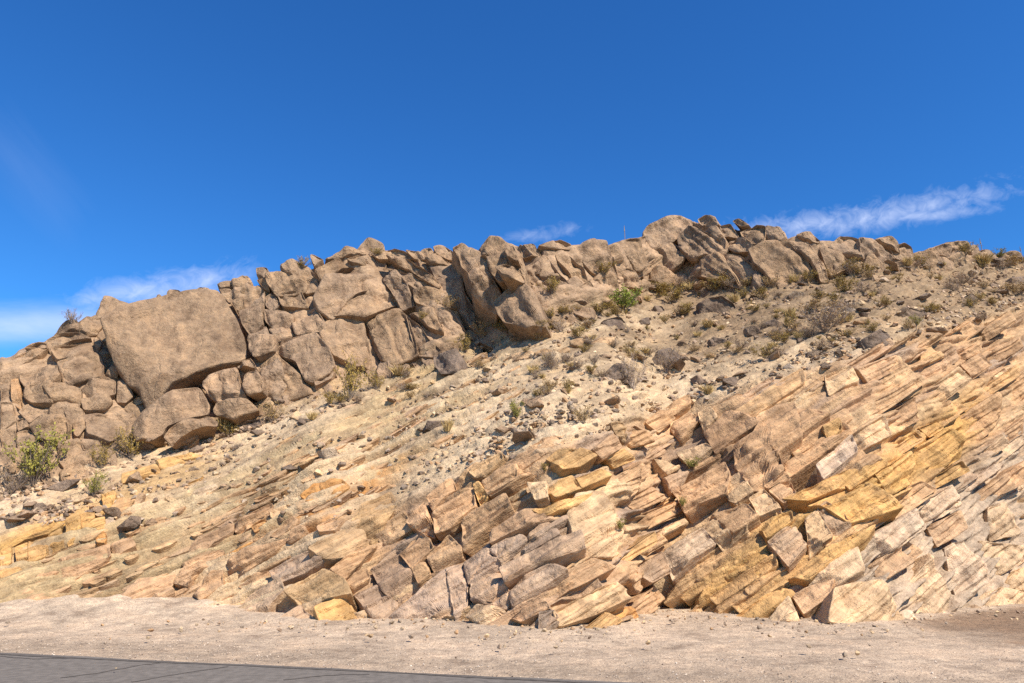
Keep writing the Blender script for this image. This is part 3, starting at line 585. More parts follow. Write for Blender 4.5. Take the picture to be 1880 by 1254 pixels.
# ------------------------------------------------------------------ layered beds of the road cut
TR2 = parse('''
5 P c=y|75,560 140,535 145,650 85,665
5 P c=y|145,535 240,510 240,600 140,650
5 P c=y|245,500 310,465 325,560 250,590
5 P c=y p=.4|330,420 400,375 410,470 350,580 335,520
5 P c=y|405,400 475,350 480,410 415,470
5 P c=y|475,350 505,330 530,390 490,410
5 P c=y p=.4|510,290 550,255 590,290 570,360 530,380
5 P c=y|0,580 60,550 60,640 0,680
5 P c=y p=.15|0,680 100,660 150,740 60,770 0,780
5 P c=o|480,500 520,480 545,500 530,540 490,540
5 P c=y|410,480 480,420 530,410 530,470 460,490
5 P c=y p=.3|0,560 120,500 240,480 300,440 320,455 240,500 100,530 20,580
5 P c=y|620,190 790,140 810,180 700,220 620,245
5 P c=y|790,130 880,110 940,130 820,180
5 P c=y p=.15|870,105 960,90 1020,85 1040,110 950,130
5 P c=y p=.15|935,250 1000,215 1030,185 1010,230 960,250
5 P c=w p=.12|950,310 990,270 1090,245 1105,265 1000,320
5 P c=t|530,400 640,280 700,290 640,390 560,430
5 P c=t|590,470 690,420 715,450 650,500
5 P c=g|700,300 740,290 680,390 660,380
5 P c=t p=.25|300,620 550,550 560,610 330,760 290,740
5 P c=t|555,550 660,510 690,550 580,610
5 P c=t p=.15|0,830 150,770 290,760 240,830 100,900 0,900
5 P c=t p=.15|0,790 150,750 290,640 300,690 150,765 0,825
5 Q c=t p=.4|950,570 1000,520 1180,440 1180,480 1030,570 970,590
5 Q c=t p=.4|880,740 950,640 1130,570 1100,640 980,700 960,760
5 Q c=t p=.35|1180,430 1380,340 1375,400 1270,430 1190,490
5 Q c=t p=.4|1130,660 1200,600 1380,550 1480,520 1380,600 1240,690 1150,770
5 Q c=t|970,780 1060,680 1130,680 1130,760 1010,830
5 Q c=t|560,840 700,740 880,700 870,760 700,840 600,860
5 Q c=t|740,840 870,760 885,790 790,840
5 Q c=o p=.15|1060,650 1150,600 1280,540 1180,620 1110,660
5 Q c=o|1265,450 1330,420 1370,440 1290,490
6 Q c=t|80,480 230,410 245,430 180,490 90,530
6 Q c=t p=.35|250,540 360,450 390,460 370,500 290,550
6 Q c=t p=.35|330,560 380,490 430,500 400,550 350,575
6 Q c=t p=.3|480,490 560,440 610,450 570,510 490,520
6 Q c=y p=.3|470,880 600,830 650,840 700,900 600,960 500,970
6 Q c=g p=.35|290,940 400,870 430,910 490,950 480,985 350,980
6 Q c=g p=.25|60,930 180,800 300,740 320,800 230,900 130,960
6 Q c=g p=.28|240,700 440,610 520,650 420,720 290,770
6 Q c=s p=.3|320,800 510,700 610,740 640,810 480,850 400,870
6 Q c=s p=.2|440,600 600,510 700,500 740,560 620,640 520,650
6 Q c=s p=.2|620,500 700,380 840,330 870,400 760,550 700,500
6 Q c=c p=.2|250,420 330,380 380,400 300,450 255,450
6 Q c=o p=.15|400,340 470,270 600,260 640,300 560,360 460,390
6 S c=t p=.35|550,690 700,580 780,580 620,740
6 S c=t p=.3|610,745 720,690 740,740 660,800
6 S c=g p=.3|640,800 740,740 800,820 870,860 870,900 810,945 750,930
6 S c=g p=.35|740,700 860,600 920,640 960,770 870,860 800,810
6 S c=t p=.4|860,600 960,500 1030,560 1050,600 940,700
6 S c=t p=.5|1015,640 1120,530 1180,590 1180,620 1040,700
6 S c=t|940,700 1010,660 1030,720 970,770
6 S c=t p=.4|910,470 1000,370 1030,470 1040,520 960,500
6 S c=t p=.5|1010,350 1130,250 1150,290 1040,410
6 S c=t p=.6|1040,430 1240,300 1250,390 1120,500 1050,520
6 S c=y p=.6|1240,290 1270,275 1310,340 1260,380
6 S c=t p=.5|1180,480 1210,430 1390,330 1420,390 1320,480 1190,605
6 S c=t p=.5|1280,280 1400,170 1455,200 1455,260 1310,340
6 S c=s p=.4|1220,230 1370,130 1400,150 1260,260
6 S c=t p=.45|1320,540 1455,420 1455,490 1340,570
6 S c=g p=.15|840,940 1000,800 1110,690 1130,830 1150,960 950,965
6 S c=g p=.2|1110,700 1180,650 1210,770 1210,870 1150,950 1130,830
6 S c=g p=.2|1185,650 1310,560 1330,630 1215,770
6 S c=g p=.25|1225,790 1370,680 1390,750 1330,860 1230,840
6 S c=g p=.25|1330,600 1440,540 1455,560 1380,680
6 S c=c p=.4|1200,930 1260,870 1380,890 1390,930 1290,980
7 S c=t p=.4|105,460 200,370 310,400 210,480 120,525
7 S c=s p=.35|30,400 170,320 185,350 100,440 40,440
7 S c=y p=.6|390,330 440,300 620,340 540,390 460,400
7 S c=t p=.6|600,310 680,245 735,300 650,360
7 S c=s p=.4|680,190 760,175 745,290 700,240
7 S c=t p=.5|750,250 790,200 860,240 880,280 790,300
7 S c=t p=.5|840,190 925,110 980,170 900,240
7 S c=t p=.4|920,110 1040,60 1050,100 970,155
7 S c=t p=.4|950,210 1040,140 1090,180 1000,265
7 S c=c p=.5|1080,140 1140,110 1170,160 1100,230
7 S c=c p=.5|980,330 1060,260 1150,300 1100,340 1040,390
7 S c=y p=.45|520,440 640,400 690,430 550,490
7 S c=y p=.4|380,490 500,430 550,490 430,530
7 S c=c p=.35|290,460 380,450 390,530 330,545
7 S c=y p=.5|650,350 740,310 800,360 700,400
7 S c=t p=.6|130,690 330,560 400,600 260,680 130,745
7 S c=y p=.5|330,560 520,540 600,510 520,580 400,600
7 S c=c p=.1|480,620 520,530 640,510 780,600 730,700 700,800 580,800 520,720
7 S c=g p=.2|20,860 110,800 200,830 40,950
7 S c=g p=.25|120,780 260,700 290,720 180,830
7 S c=g p=.15|40,960 180,860 220,1000 200,1050 40,1010
7 S c=g p=.25|170,850 370,740 540,680 560,770 380,830 200,920
7 S c=g p=.2|200,930 400,840 480,870 350,960 230,1030
7 S c=t p=.25|480,870 600,820 700,860 560,930 350,1020
7 T c=t p=.5|620,480 870,350 920,390 900,430 740,560 650,540
7 T c=c p=.5|880,350 1000,400 940,430 905,390
7 T c=g p=.4|920,440 1040,420 1000,500 960,510
7 T c=t p=.7|970,510 1200,370 1225,420 1210,510 1080,560 1020,600
7 T c=c p=.2|1220,380 1330,480 1250,560 1210,530
7 T c=t p=.3|750,560 900,470 960,530 800,600
7 T c=t p=.35|740,640 1010,540 1020,610 890,660 740,740
7 T c=y p=.45|690,820 880,690 890,740 730,860
7 T c=c p=.4|880,690 1020,630 1035,660 900,720
7 T c=g p=.75 y=-.3|810,850 920,780 960,880 870,930
7 T c=l p=.8 y=.2|920,780 1100,670 1165,745 960,872
7 T c=t p=.4|750,880 800,860 840,940 800,980
7 T c=c p=.4|420,1060 740,880 790,980 600,1080 450,1130
7 T c=g p=.4|280,1130 400,1040 440,1080 350,1165 290,1165
7 T c=k p=.5|350,1060 420,1050 445,1110 380,1160 345,1140
7 T c=y p=.2|550,1140 650,1060 740,1100 640,1160
7 T c=o p=.15|650,1060 800,1030 840,1080 740,1110
7 T c=c p=.3|1105,670 1240,580 1330,600 1300,680 1180,755
7 T c=t p=.4|1110,230 1250,110 1379,60 1379,180 1240,260 1160,320
7 T c=t p=.4|1250,300 1379,200 1420,300 1400,470 1330,490 1250,390
7 T c=t p=.3|200,1080 380,1010 400,1040 270,1110
8 U c=t p=.8 k=1.2|105,520 230,330 340,300 370,425 280,490 300,560 190,640 110,580
8 U c=t p=.8|345,330 430,290 490,340 372,425
8 U c=t p=.4|220,630 300,575 330,590 240,640
8 U c=t p=.35|240,650 330,590 350,660 300,700
8 U c=y p=.3|450,400 520,360 535,400 480,445
8 U c=l p=.35|430,545 570,425 595,490 460,600
8 U c=c p=.6|575,420 700,350 730,430 600,490
8 U c=t p=.65|700,350 830,275 880,345 740,425
8 U c=s p=.5|710,280 770,225 850,220 850,260 740,310
8 U c=c p=.6|835,280 990,160 1050,210 890,340
8 U c=t p=.65|1000,150 1080,105 1130,150 1060,205
8 U c=t p=.6|1080,100 1230,40 1250,80 1130,180
8 U c=c p=.4|1120,200 1180,160 1205,190 1150,235
8 U c=t p=.35|1150,250 1280,180 1280,340 1180,290
8 U c=t p=.35|950,390 1150,260 1200,330 1090,440 1030,470
8 U c=t p=.3|1110,460 1280,340 1280,410 1140,480
8 U c=y p=.4|740,460 820,410 860,440 780,485
8 U c=y p=.45|840,400 930,365 945,400 880,440
8 U c=y p=.75 y=.15|815,490 960,405 1020,450 1040,510 880,600 840,560
8 U c=y p=.6|880,605 1010,530 1045,570 910,640
8 U c=y p=.6|665,580 810,490 850,600 720,670
8 U c=t p=.45|720,670 850,610 910,645 800,715
8 U c=y p=.35|300,680 590,550 620,600 400,690
8 U c=y p=.3|400,690 620,600 720,660 770,710 560,780 470,720
8 U c=g p=.38|430,720 470,690 540,740 570,780 490,820
8 U c=g p=.36|235,850 340,765 390,860 320,950
8 U c=c p=.36|385,760 430,720 495,830 400,890
8 U c=y p=.3|200,780 330,720 340,765 230,840
8 U c=y p=.35|320,980 480,880 600,820 660,790 620,850 400,1000
8 U c=l p=.4|600,860 830,720 870,800 640,950
8 U c=l p=.4|840,700 960,630 1000,710 870,790
8 U c=t p=.35|870,800 1000,730 1025,800 910,875
8 U c=t p=.3|1000,700 1280,520 1280,610 1020,740
8 U c=l p=.4|940,880 1070,800 1085,900 1110,1010 1000,1090 960,980
8 U c=c p=.3|1085,850 1280,870 1210,960 1110,1010
8 U c=c p=.35|1110,720 1230,680 1240,820 1120,850
8 U c=t p=.35|640,950 830,830 900,880 700,1010
8 U c=c p=.35|400,1010 590,870 620,960 480,1040
8 U c=y p=.35|90,1160 300,1010 340,1060 200,1160
8 U c=c p=.4|220,1160 320,1070 365,1170 230,1180
8 U c=t p=.35|330,1060 500,1000 480,1070 380,1140
8 U c=c p=.25|500,1040 700,1000 780,1100 820,1160 600,1190 480,1170
8 U c=c p=.4|780,1040 900,900 970,960 950,1140 860,1150 790,1110
8 U c=w p=.4|710,1170 740,1140 790,1130 840,1165
8 U c=c p=.3|1050,1085 1170,1030 1280,1060 1280,1110 1080,1120
8 U c=c p=.3|1150,1040 1230,960 1280,950 1280,1050
8 U c=t p=.35|0,760 150,700 200,750 40,860
8 U c=c p=.35|160,680 220,640 290,710 200,750
8 U c=c p=.2|70,540 90,540 180,650 110,700 80,690
8 U c=c p=.3|640,260 700,200 760,110 840,200 700,280
8 U c=c p=.3|460,190 560,150 600,200 480,270
8 U c=t p=.35|590,160 750,110 780,150 640,230
8 U c=s p=.4|840,90 930,60 960,110 850,160
8 U c=t p=.4|960,110 1080,60 1090,100 1000,140
''')
OUT = {'P': ('yellow layered ledge dipping left at the lower left of the slope', (150, 1080)), 'Q': ('flaky tan and orange rock beds above the gravel fan', (560, 1140)), 'S': ('grey-brown tilted slab face with long cracks, middle of the road cut', (850, 1145)),
       'T': ('cream and grey stepped beds left of the small roadside hollow', (1100, 1150)), 'U': ('yellow and tan thick tilted beds at the right end of the road cut', (1560, 1145))}
out_obj = {k: empty('layered_outcrop', surf(*v[1]), v[0], 'rock outcrop', 'layered rock outcrops of the road cut') for k, v in OUT.items()}
bpolys = []
for g, o, poly in TR2:
    bpolys.append(poly); y = float(o.get('y', 0))
    block('rock_slab', poly, pr=.09+float(o.get('p', .3))*.32, mat=M_BED, color=o.get('c', 't'), parent=out_obj[g], thick=float(o.get('k', 1.0)), rnd=.015, rough=.55, fg=.09, facets=3, chip=1, tilt=.025, bed=1.0, tagw=.78, yaw=y, grow=.05, dense=1.0)
# beds between the traced slabs, cut by joints across the bedding
def fill_beds():
    t = 1085.0; items = []
    while t < 2330:
        th = random.choice((7, 9, 12, 15, 20, 26, 34, 42))*random.uniform(.85, 1.15); jk = random.uniform(.2, .75); x = -60+random.uniform(0, 60)
        hue = random.choice('tttcsgty'); lp = random.uniform(-.01, .08)
        while x < 1940:
            ln = random.uniform(30, 90)+random.uniform(0, 2.4)*th; xm = x+ln/2; ym = t+th/2-gbed(xm)
            okz = ym < BASE(xm)+4 and (ym > KCUT(xm)+4 if xm > 640 else (t > 1225 and xm > 380))
            if okz and not any(inside(p, xm, ym) for p in bpolys):
                po = []
                for xx, tt in ((x, t), (x+ln*.5, t), (x+ln, t), (x+ln, t+th), (x+ln*.5, t+th), (x, t+th)):
                    q = xx+jk*(tt-t)+random.uniform(-5, 5); po.append((q, tt-gbed(q)+random.uniform(-1.5, 1.5)))
                
                if not covered(bpolys, po, 3): items.append((po, hue, xm, ym, lp))
            x += ln*random.uniform(.92, 1.0)
        t += th*.97
    for po, hue, xm, ym, lp in items:
        g = 'Q' if xm < 640 else 'S' if xm < 1100 else 'T' if xm < 1340 else 'U'
        if 1185 < xm < 1262 and ym > 1050 or 1445 < xm < 1510 and 850 < ym < 915: continue
        col = hue if random.random() < .6 else random.choice('tcsg')
        if 1270 < xm < 1560 and 900 < ym < 1110 and random.random() < .7: col = 'y'
        if xm > 1620 and ym > 950: col = random.choice('clct')
        if 720 < xm < 1010 and ym > 960: col = random.choice('ggt')
        block('rock_slab', po, pr=max(-.04, lp+random.uniform(-.03, .04)), mat=M_BED, color=col, parent=out_obj[g], thick=.8, rnd=.015, rough=.6, fg=.12, facets=3, chip=1, tilt=.025, bed=1.0, dense=.85, grow=.09)
fill_beds()
# thin shale plates standing out of the flaky bank
shb = empty('shale_bank', surf(380, 1050), 'flaky olive-tan shale bank between the yellow ledge and the orange beds', 'rock outcrop', 'layered rock outcrops of the road cut'); k_ = 0
while k_ < 220:
    xm = random.uniform(-10, 960); tt = random.uniform(1040, 1235); ym = tt-gbed(xm)
    if ym > BASE(xm)-4 or ym < FOOT(xm)+22 or (xm > 640 and ym > KCUT(xm)) or any(inside(p, xm, ym) for p in bpolys): continue
    ln = random.uniform(18, 70); th = random.uniform(4, 9); po = []
    for xx, t2 in ((xm-ln/2, tt+th*.2), (xm-ln*.2, tt-th*.1), (xm+ln*.25, tt), (xm+ln/2, tt+th*.5), (xm+ln*.2, tt+th), (xm-ln*.25, tt+th)): po.append((xx+random.uniform(-2, 2), t2-gbed(xx)+random.uniform(-1, 1)))
    block('shale_plate', po, pr=random.uniform(.01, .06), mat=M_BED, color=random.choice('ssstg'), parent=shb, thick=.35, rnd=.03, rough=.5, fg=.08, facets=2, tilt=.02, bed=.8, dense=.6); k_ += 1
led = empty('bedrock_ledge', surf(870, 668), 'yellow and cream bedrock ledge poking through scree below the cave', 'rock ledge')
for g, o, poly in parse('''
3 L c=y|680,690 740,670 790,690 795,720 690,715
3 L c=y|160,800 240,775 320,770 310,800 210,830
3 L c=y|500,740 560,725 620,740 560,770 510,770
3 L c=c|330,780 420,740 500,740 500,770 400,790
3 L c=w|740,840 820,820 810,855 740,860
3 L c=c|790,690 850,665 920,670 900,705 800,715
3 L c=y|600,740 680,715 690,735 620,760
'''): block('rock_slab', poly, pr=.15, mat=M_BED, color=o['c'], parent=led, thick=.5, rnd=.06, rough=.8, tilt=.1, bed=.7, elev=38)
#STONES#
# ------------------------------------------------------------------ loose stones
bpy.context.view_layer.update(); DG = bpy.context.evaluated_depsgraph_get()
def hit(px, py):
    d = Vector((float(tan_az(px, py)), 1.0, float(tan_el(py)))).normalized(); ok, loc, nor, idx, ob, mtx = SC.ray_cast(DG, Vector((0, 0, CAMZ)), d, distance=120); return (np.array(loc), ob) if ok else (surf(px, py), None)
def hull_stone(seed):
    import bmesh
    r = np.random.default_rng(seed); bm = bmesh.new()
    for _ in range(15):
        q = r.normal(size=3); q /= np.linalg.norm(q); bm.verts.new(q*r.uniform(.75, 1.1)*np.array([1, .8, .62]))
    res = bmesh.ops.convex_hull(bm, input=bm.verts[:]); bmesh.ops.delete(bm, geom=[e for e in res['geom_interior'] if isinstance(e, bmesh.types.BMVert)], context='VERTS'); bm.verts.index_update()
    V = np.array([v.co[:] for v in bm.verts]); bmesh.ops.triangulate(bm, faces=bm.faces[:]); F = np.array([[v.index for v in f.verts] for f in bm.faces]); bm.free(); return V, F
STN = [hull_stone(i) for i in range(12)]
def rots(n):
    q = RNG.normal(size=(n, 4)); q /= np.linalg.norm(q, axis=1)[:, None]; w_, x, y, z = q.T
    return np.stack([1-2*(y*y+z*z), 2*(x*y-z*w_), 2*(x*z+y*w_), 2*(x*y+z*w_), 1-2*(x*x+z*z), 2*(y*z-x*w_), 2*(x*z-y*w_), 2*(y*z+x*w_), 1-2*(x*x+y*y)], 1).reshape(n, 3, 3)
def stones_mesh(name, P, R, colr, mat, **kw):
    Vs, Fs, Ts = [], [], []; off = 0; M = rots(len(P))
    for k, (V, F) in enumerate(STN):
        ix = np.arange(k, len(P), len(STN))
        if not len(ix): continue
        q = np.einsum('nij,vj->nvi', M[ix], V)*R[ix, None, None]; q[:, :, 2] *= .8; q += P[ix, None]
        Vs.append(q.reshape(-1, 3)); Fs.append((F[None]+(off+np.arange(len(ix))*len(V))[:, None, None]).reshape(-1, 3)); Ts.append(np.repeat(colr[ix], len(V), 0)); off += len(ix)*len(V)
    return tag(mesh_obj(name, np.vstack(Vs), np.vstack(Fs), mat, tint=np.vstack(Ts), smooth=False), kind='stuff', **kw)
PAL = np.array([C['d'], C['b'], C['g'], C['c'], C['t'], (.33, .25, .18), (.42, .31, .20), (.55, .41, .26)])
def scatter(n, x0, x1, fy, dens, smin, smax, pw=2.2):
    x = RNG.uniform(x0, x1, n); f = RNG.uniform(0, 1, n); y = fy(x, f); P = surf(x, y); k = fbm(P*.5+3, 3); keep = RNG.uniform(0, 1, n) < dens(x, y, k); x, y, P = x[keep], y[keep], P[keep]
    r = smin+(smax-smin)*RNG.uniform(0, 1, len(x))**pw*1.0
    return x, y, P, r
benchy = lambda x, f: FOOT(x)-6+(np.maximum(KCUT(x)+6, FOOT(x)+25)-FOOT(x)+6)*f
def dens(x, y, k):
    d = .30+.5*sstep(k, -.2, .5)+.45*np.exp(-((x-860)/150)**2-((y-800)/55)**2)+.35*sstep(x, 1000, 1300)*sstep(FOOT(x)+120-y, 0, 60)
    sh = sstep(y+gbed(x), 1030, 1070)*(1-sstep(x, 640, 800)); return d*(1-.72*sh)
x, y, P, r = scatter(19000, -20, 1900, benchy, dens, .018, .15, 3.2)
ci = RNG.integers(0, len(PAL), len(x)); up = RNG.uniform(0, 1, len(x)) < sstep(FOOT(x)+110-y, 0, 90)*.75; ci[up] = RNG.integers(0, 3, up.sum()); colr = np.array(PAL)[ci]*RNG.uniform(.8, 1.2, (len(x), 1))
stones_mesh('scree_rubble', P+np.array([0, 0, .005]), r, colr, M_STONE, label='loose scree of small grey and cream stones covering the slope')
# shale chips and debris at the toe of the cut
x = RNG.uniform(-20, 1900, 2800); b_ = BASE(x); y = b_+RNG.normal(0, 1, len(x))**2*9-3; Yv = np.minimum(CAMZ/-tan_el(np.maximum(y, 1000)), CAMZ/-tan_el(b_)); P = at(x, y, Yv); P[:, 2] = .06+RNG.uniform(0, .05, len(x))
stones_mesh('toe_debris', P, .010+.055*RNG.uniform(0, 1, len(x))**5, PAL[RNG.integers(2, 8, len(x))]*RNG.uniform(.8, 1.15, (len(x), 1)), M_STONE, label='broken rock chips along the foot of the road cut')
n = 9000; s = RNG.uniform(-14, 24, n); dd = np.abs(RNG.normal(0, 1, n))*1.6+.02; q = E0+ED*s[:, None]+EN*dd[:, None]; P = np.column_stack([q, np.full(n, .008)])
stones_mesh('roadside_gravel', P, .004+.015*RNG.uniform(0, 1, n)**3, np.array([(.42, .33, .25), (.52, .42, .32), (.33, .25, .19), (.6, .5, .4)])[RNG.integers(0, 4, n)]*RNG.uniform(.8, 1.15, (n, 1)), M_STONE, label='fine pale gravel beside the asphalt edge')
# larger loose stones, one by one
stone_me = []
for k, (V, F) in enumerate(STN[:6]):
    import bmesh
    bm = bmesh.new(); vs_ = [bm.verts.new(p) for p in V]; [bm.faces.new([vs_[i] for i in f]) for f in F]
    bmesh.ops.subdivide_edges(bm, edges=bm.edges[:], cuts=2, use_grid_fill=True)
    for v in bm.verts: v.co *= 1+.06*perlin(np.array([v.co[:]])*2.5+k*7)[0]+.05*perlin(np.array([v.co[:]])*6+k)[0]
    me = bpy.data.meshes.new('stone'); bm.to_mesh(me); bm.free(); me.materials.append(M_CRAG); stone_me.append(me)
x, y, P, r = scatter(900, 0, 1870, lambda x, f: benchy(x, f**1.25), lambda x, y, k: (.25+.5*sstep(x, 880, 1200)+.3*sstep(k, 0, .5)), .11, .42, 3.2); cnt = 0
for i in range(len(x)):
    if cnt >= 270: break
    if any(inside(p, x[i], y[i]) for p in polys): continue
    P[i] = hit(x[i], y[i])[0]; me = stone_me[i % 6]; o = bpy.data.objects.new('stone', me); COL.objects.link(o); o.location = P[i]+np.array([0, 0, r[i]*.02]); o.scale = (r[i]*random.uniform(.9, 1.4), r[i]*random.uniform(.8, 1.2), r[i]*random.uniform(.6, 1.0)); o.rotation_euler = (random.uniform(-.5, .5), random.uniform(-.5, .5), random.uniform(0, 6.3))
    dark = random.random() < .6; o.color = (*col_jit(random.choice('ddb') if dark else random.choice('bctl')), 1); cnt += 1
    zone = 'on the slope below the left boulders' if x[i] < 480 else 'on the slope below the middle cliff' if x[i] < 950 else 'on the slope below the ridge and the boulder pile' if x[i] < 1480 else 'on the slope below the far right rim'
    tag(o, ('dark grey-brown' if dark else 'pale tan')+' loose stone '+zone, 'stone', ('dark' if dark else 'pale')+' loose stones '+zone)
# ------------------------------------------------------------------ shrubs
M_STEM = mat_plain('grey_twig_bark', (.20, .15, .11), .3); M_STEMD = mat_plain('dry_twig', (.33, .25, .19), .3)
LEAF = dict(olive=mat_plain('olive_leaf', (.32, .215, .055), .4, 9), green=mat_plain('green_leaf', (.27, .235, .05), .35, 9), bright=mat_plain('bright_green_leaf', (.26, .30, .05), .35, 9), tan=mat_plain('dry_leaf', (.38, .25, .10), .35, 9), straw=mat_plain('straw_grass', (.46, .32, .13), .3, 9))
def tube_chain(V, F, pts, r0, r1):
    n0 = len(V); m = len(pts)
    for i, p in enumerate(pts):
        r = r0+(r1-r0)*i/(m-1)
        for k in range(3): a_ = 2.094*k; V.append((p[0]+r*math.cos(a_), p[1]+r*math.sin(a_), p[2]))
    for i in range(m-1):
        for k in range(3): k2 = (k+1) % 3; F.append((n0+3*i+k, n0+3*i+k2, n0+3*i+3+k2, n0+3*i+3+k))
def shrub_mesh(kind, seed):
    """unit height 1, spread about 1"""
    r = random.Random(seed); SV, SF, LV, LF = [], [], [], []
    def leaf(p, s, d=None):
        d = d or Vector((r.gauss(0, 1), r.gauss(0, 1), r.gauss(.3, 1))).normalized(); q = d.cross(Vector((r.gauss(0, 1), r.gauss(0, 1), r.gauss(0, 1)))).normalized()*s*.32; n0 = len(LV); p = Vector(p)
        for v in (p, p+d*s*.5+q, p+d*s, p+d*s*.5-q): LV.append(tuple(v))
        LF.append((n0, n0+1, n0+2, n0+3))
    if kind == 'grass':
        for _ in range(170):
            a = r.uniform(0, 6.28); rr = r.uniform(0, .2); ln = r.uniform(.45, 1.0); sp = r.uniform(.05, .55); p = Vector((rr*math.cos(a), rr*math.sin(a), 0)); d = Vector((math.cos(a)*sp, math.sin(a)*sp, 1)).normalized(); q = d.cross(Vector((r.gauss(0, 1), r.gauss(0, 1), 0))).normalized()*.014
            n0 = len(LV)
            for v in (p-q, p+q, p+d*ln*.6+q*.7+Vector((0, 0, 0)), p+d*ln+Vector((math.cos(a)*.1*sp, math.sin(a)*.1*sp, -.08)), p+d*ln*.6-q*.7): LV.append(tuple(v))
            LF.append((n0, n0+1, n0+2, n0+3, n0+4))
        for _ in range(6): a = r.uniform(0, 6.28); tube_chain(SV, SF, [(0, 0, 0), (math.cos(a)*.1, math.sin(a)*.1, .3)], .012, .006)
        return SV, SF, LV, LF
    nst = {'olive': 15, 'twig': 22, 'green': 13, 'bright': 20, 'tan': 16}[kind]
    for _ in range(nst):
        a = r.uniform(0, 6.28); lean = r.uniform(.15, 1.0); ln = r.uniform(.7, 1.08); p = Vector((0, 0, -.03)); d = Vector((math.cos(a)*lean, math.sin(a)*lean, 1)).normalized(); pts = [tuple(p)]
        for i in range(5):
            p = p+d*ln/5; d = (d+Vector((r.gauss(0, .16), r.gauss(0, .16), r.gauss(.06, .12)))).normalized(); pts.append(tuple(p))
        tube_chain(SV, SF, pts, .014, .004)
        for bi in range(9 if kind != 'twig' else 12):
            i = r.randint(1, 4); f = r.random(); b0 = Vector(pts[i]).lerp(Vector(pts[i+1]), f); bd = (d+Vector((r.gauss(0, .7), r.gauss(0, .7), r.gauss(.1, .5)))).normalized(); bl = r.uniform(.12, .34); m1 = b0+bd*bl*.5+Vector((0, 0, r.uniform(0, .03))); e = m1+(bd+Vector((r.gauss(0, .4), r.gauss(0, .4), .25))).normalized()*bl*.5
            tube_chain(SV, SF, [tuple(b0), tuple(m1), tuple(e)], .006, .003)
            if kind == 'twig':
                for _k in range(3): t_ = m1+(bd+Vector((r.gauss(0, .9), r.gauss(0, .9), r.gauss(.2, .6)))).normalized()*bl*.5; tube_chain(SV, SF, [tuple(m1), tuple(t_)], .004, .002)
                for _k in range(2): leaf(e+Vector((r.gauss(0, .03),)*3), .035)
            else:
                nl = {'olive': 11, 'green': 15, 'bright': 17, 'tan': 10}[kind]
                for _k in range(nl): q = b0.lerp(e, r.uniform(.3, 1.1)); leaf(q+Vector((r.gauss(0, .028), r.gauss(0, .028), r.gauss(0, .028))), r.uniform(.035, .07))
    return SV, SF, LV, LF
PROTO = {}
for kd in ('olive', 'twig', 'green', 'bright', 'tan', 'grass'):
    for v in range(3):
        SV, SF, LV, LF = shrub_mesh(kd, hash((len(kd), v, kd[0] == 'g')) % 9999+v*31); ms = bpy.data.meshes.new('stems'); ms.from_pydata(SV, [], SF); ms.materials.append(M_STEMD if kd in ('twig', 'tan', 'grass') else M_STEM)
        ml = bpy.data.meshes.new('leaves'); ml.from_pydata(LV, [], LF); ml.materials.append(LEAF['straw' if kd == 'grass' else 'tan' if kd == 'twig' else kd]); PROTO[kd, v] = (ms, ml)
NAME = dict(olive='desert_shrub', twig='dry_shrub', green='desert_shrub', bright='desert_shrub', tan='dry_shrub', grass='grass_tuft')
def shrub(kd, px, py, hpx, label, wide=1.0, group=None, lift=.0):
    
    for dy in (0, 4, 8, 12, 16, 24):
        S0, ob_ = hit(px, py+dy)
        if ob_ is not None: break
    sc = hpx*S0[1]*1.03/FPX
    o = empty(NAME[kd], S0, label, 'grass' if kd == 'grass' else 'shrub', group or 'desert shrubs on the hillside'); o.scale = (sc*wide, sc*wide, sc); o.rotation_euler = (0, 0, random.uniform(0, 6.28)); v = random.randint(0, 2)
    for nm, me in zip(('stems', 'leaves'), PROTO[kd, v]): c = bpy.data.objects.new(nm, me); COL.objects.link(c); c.parent = o
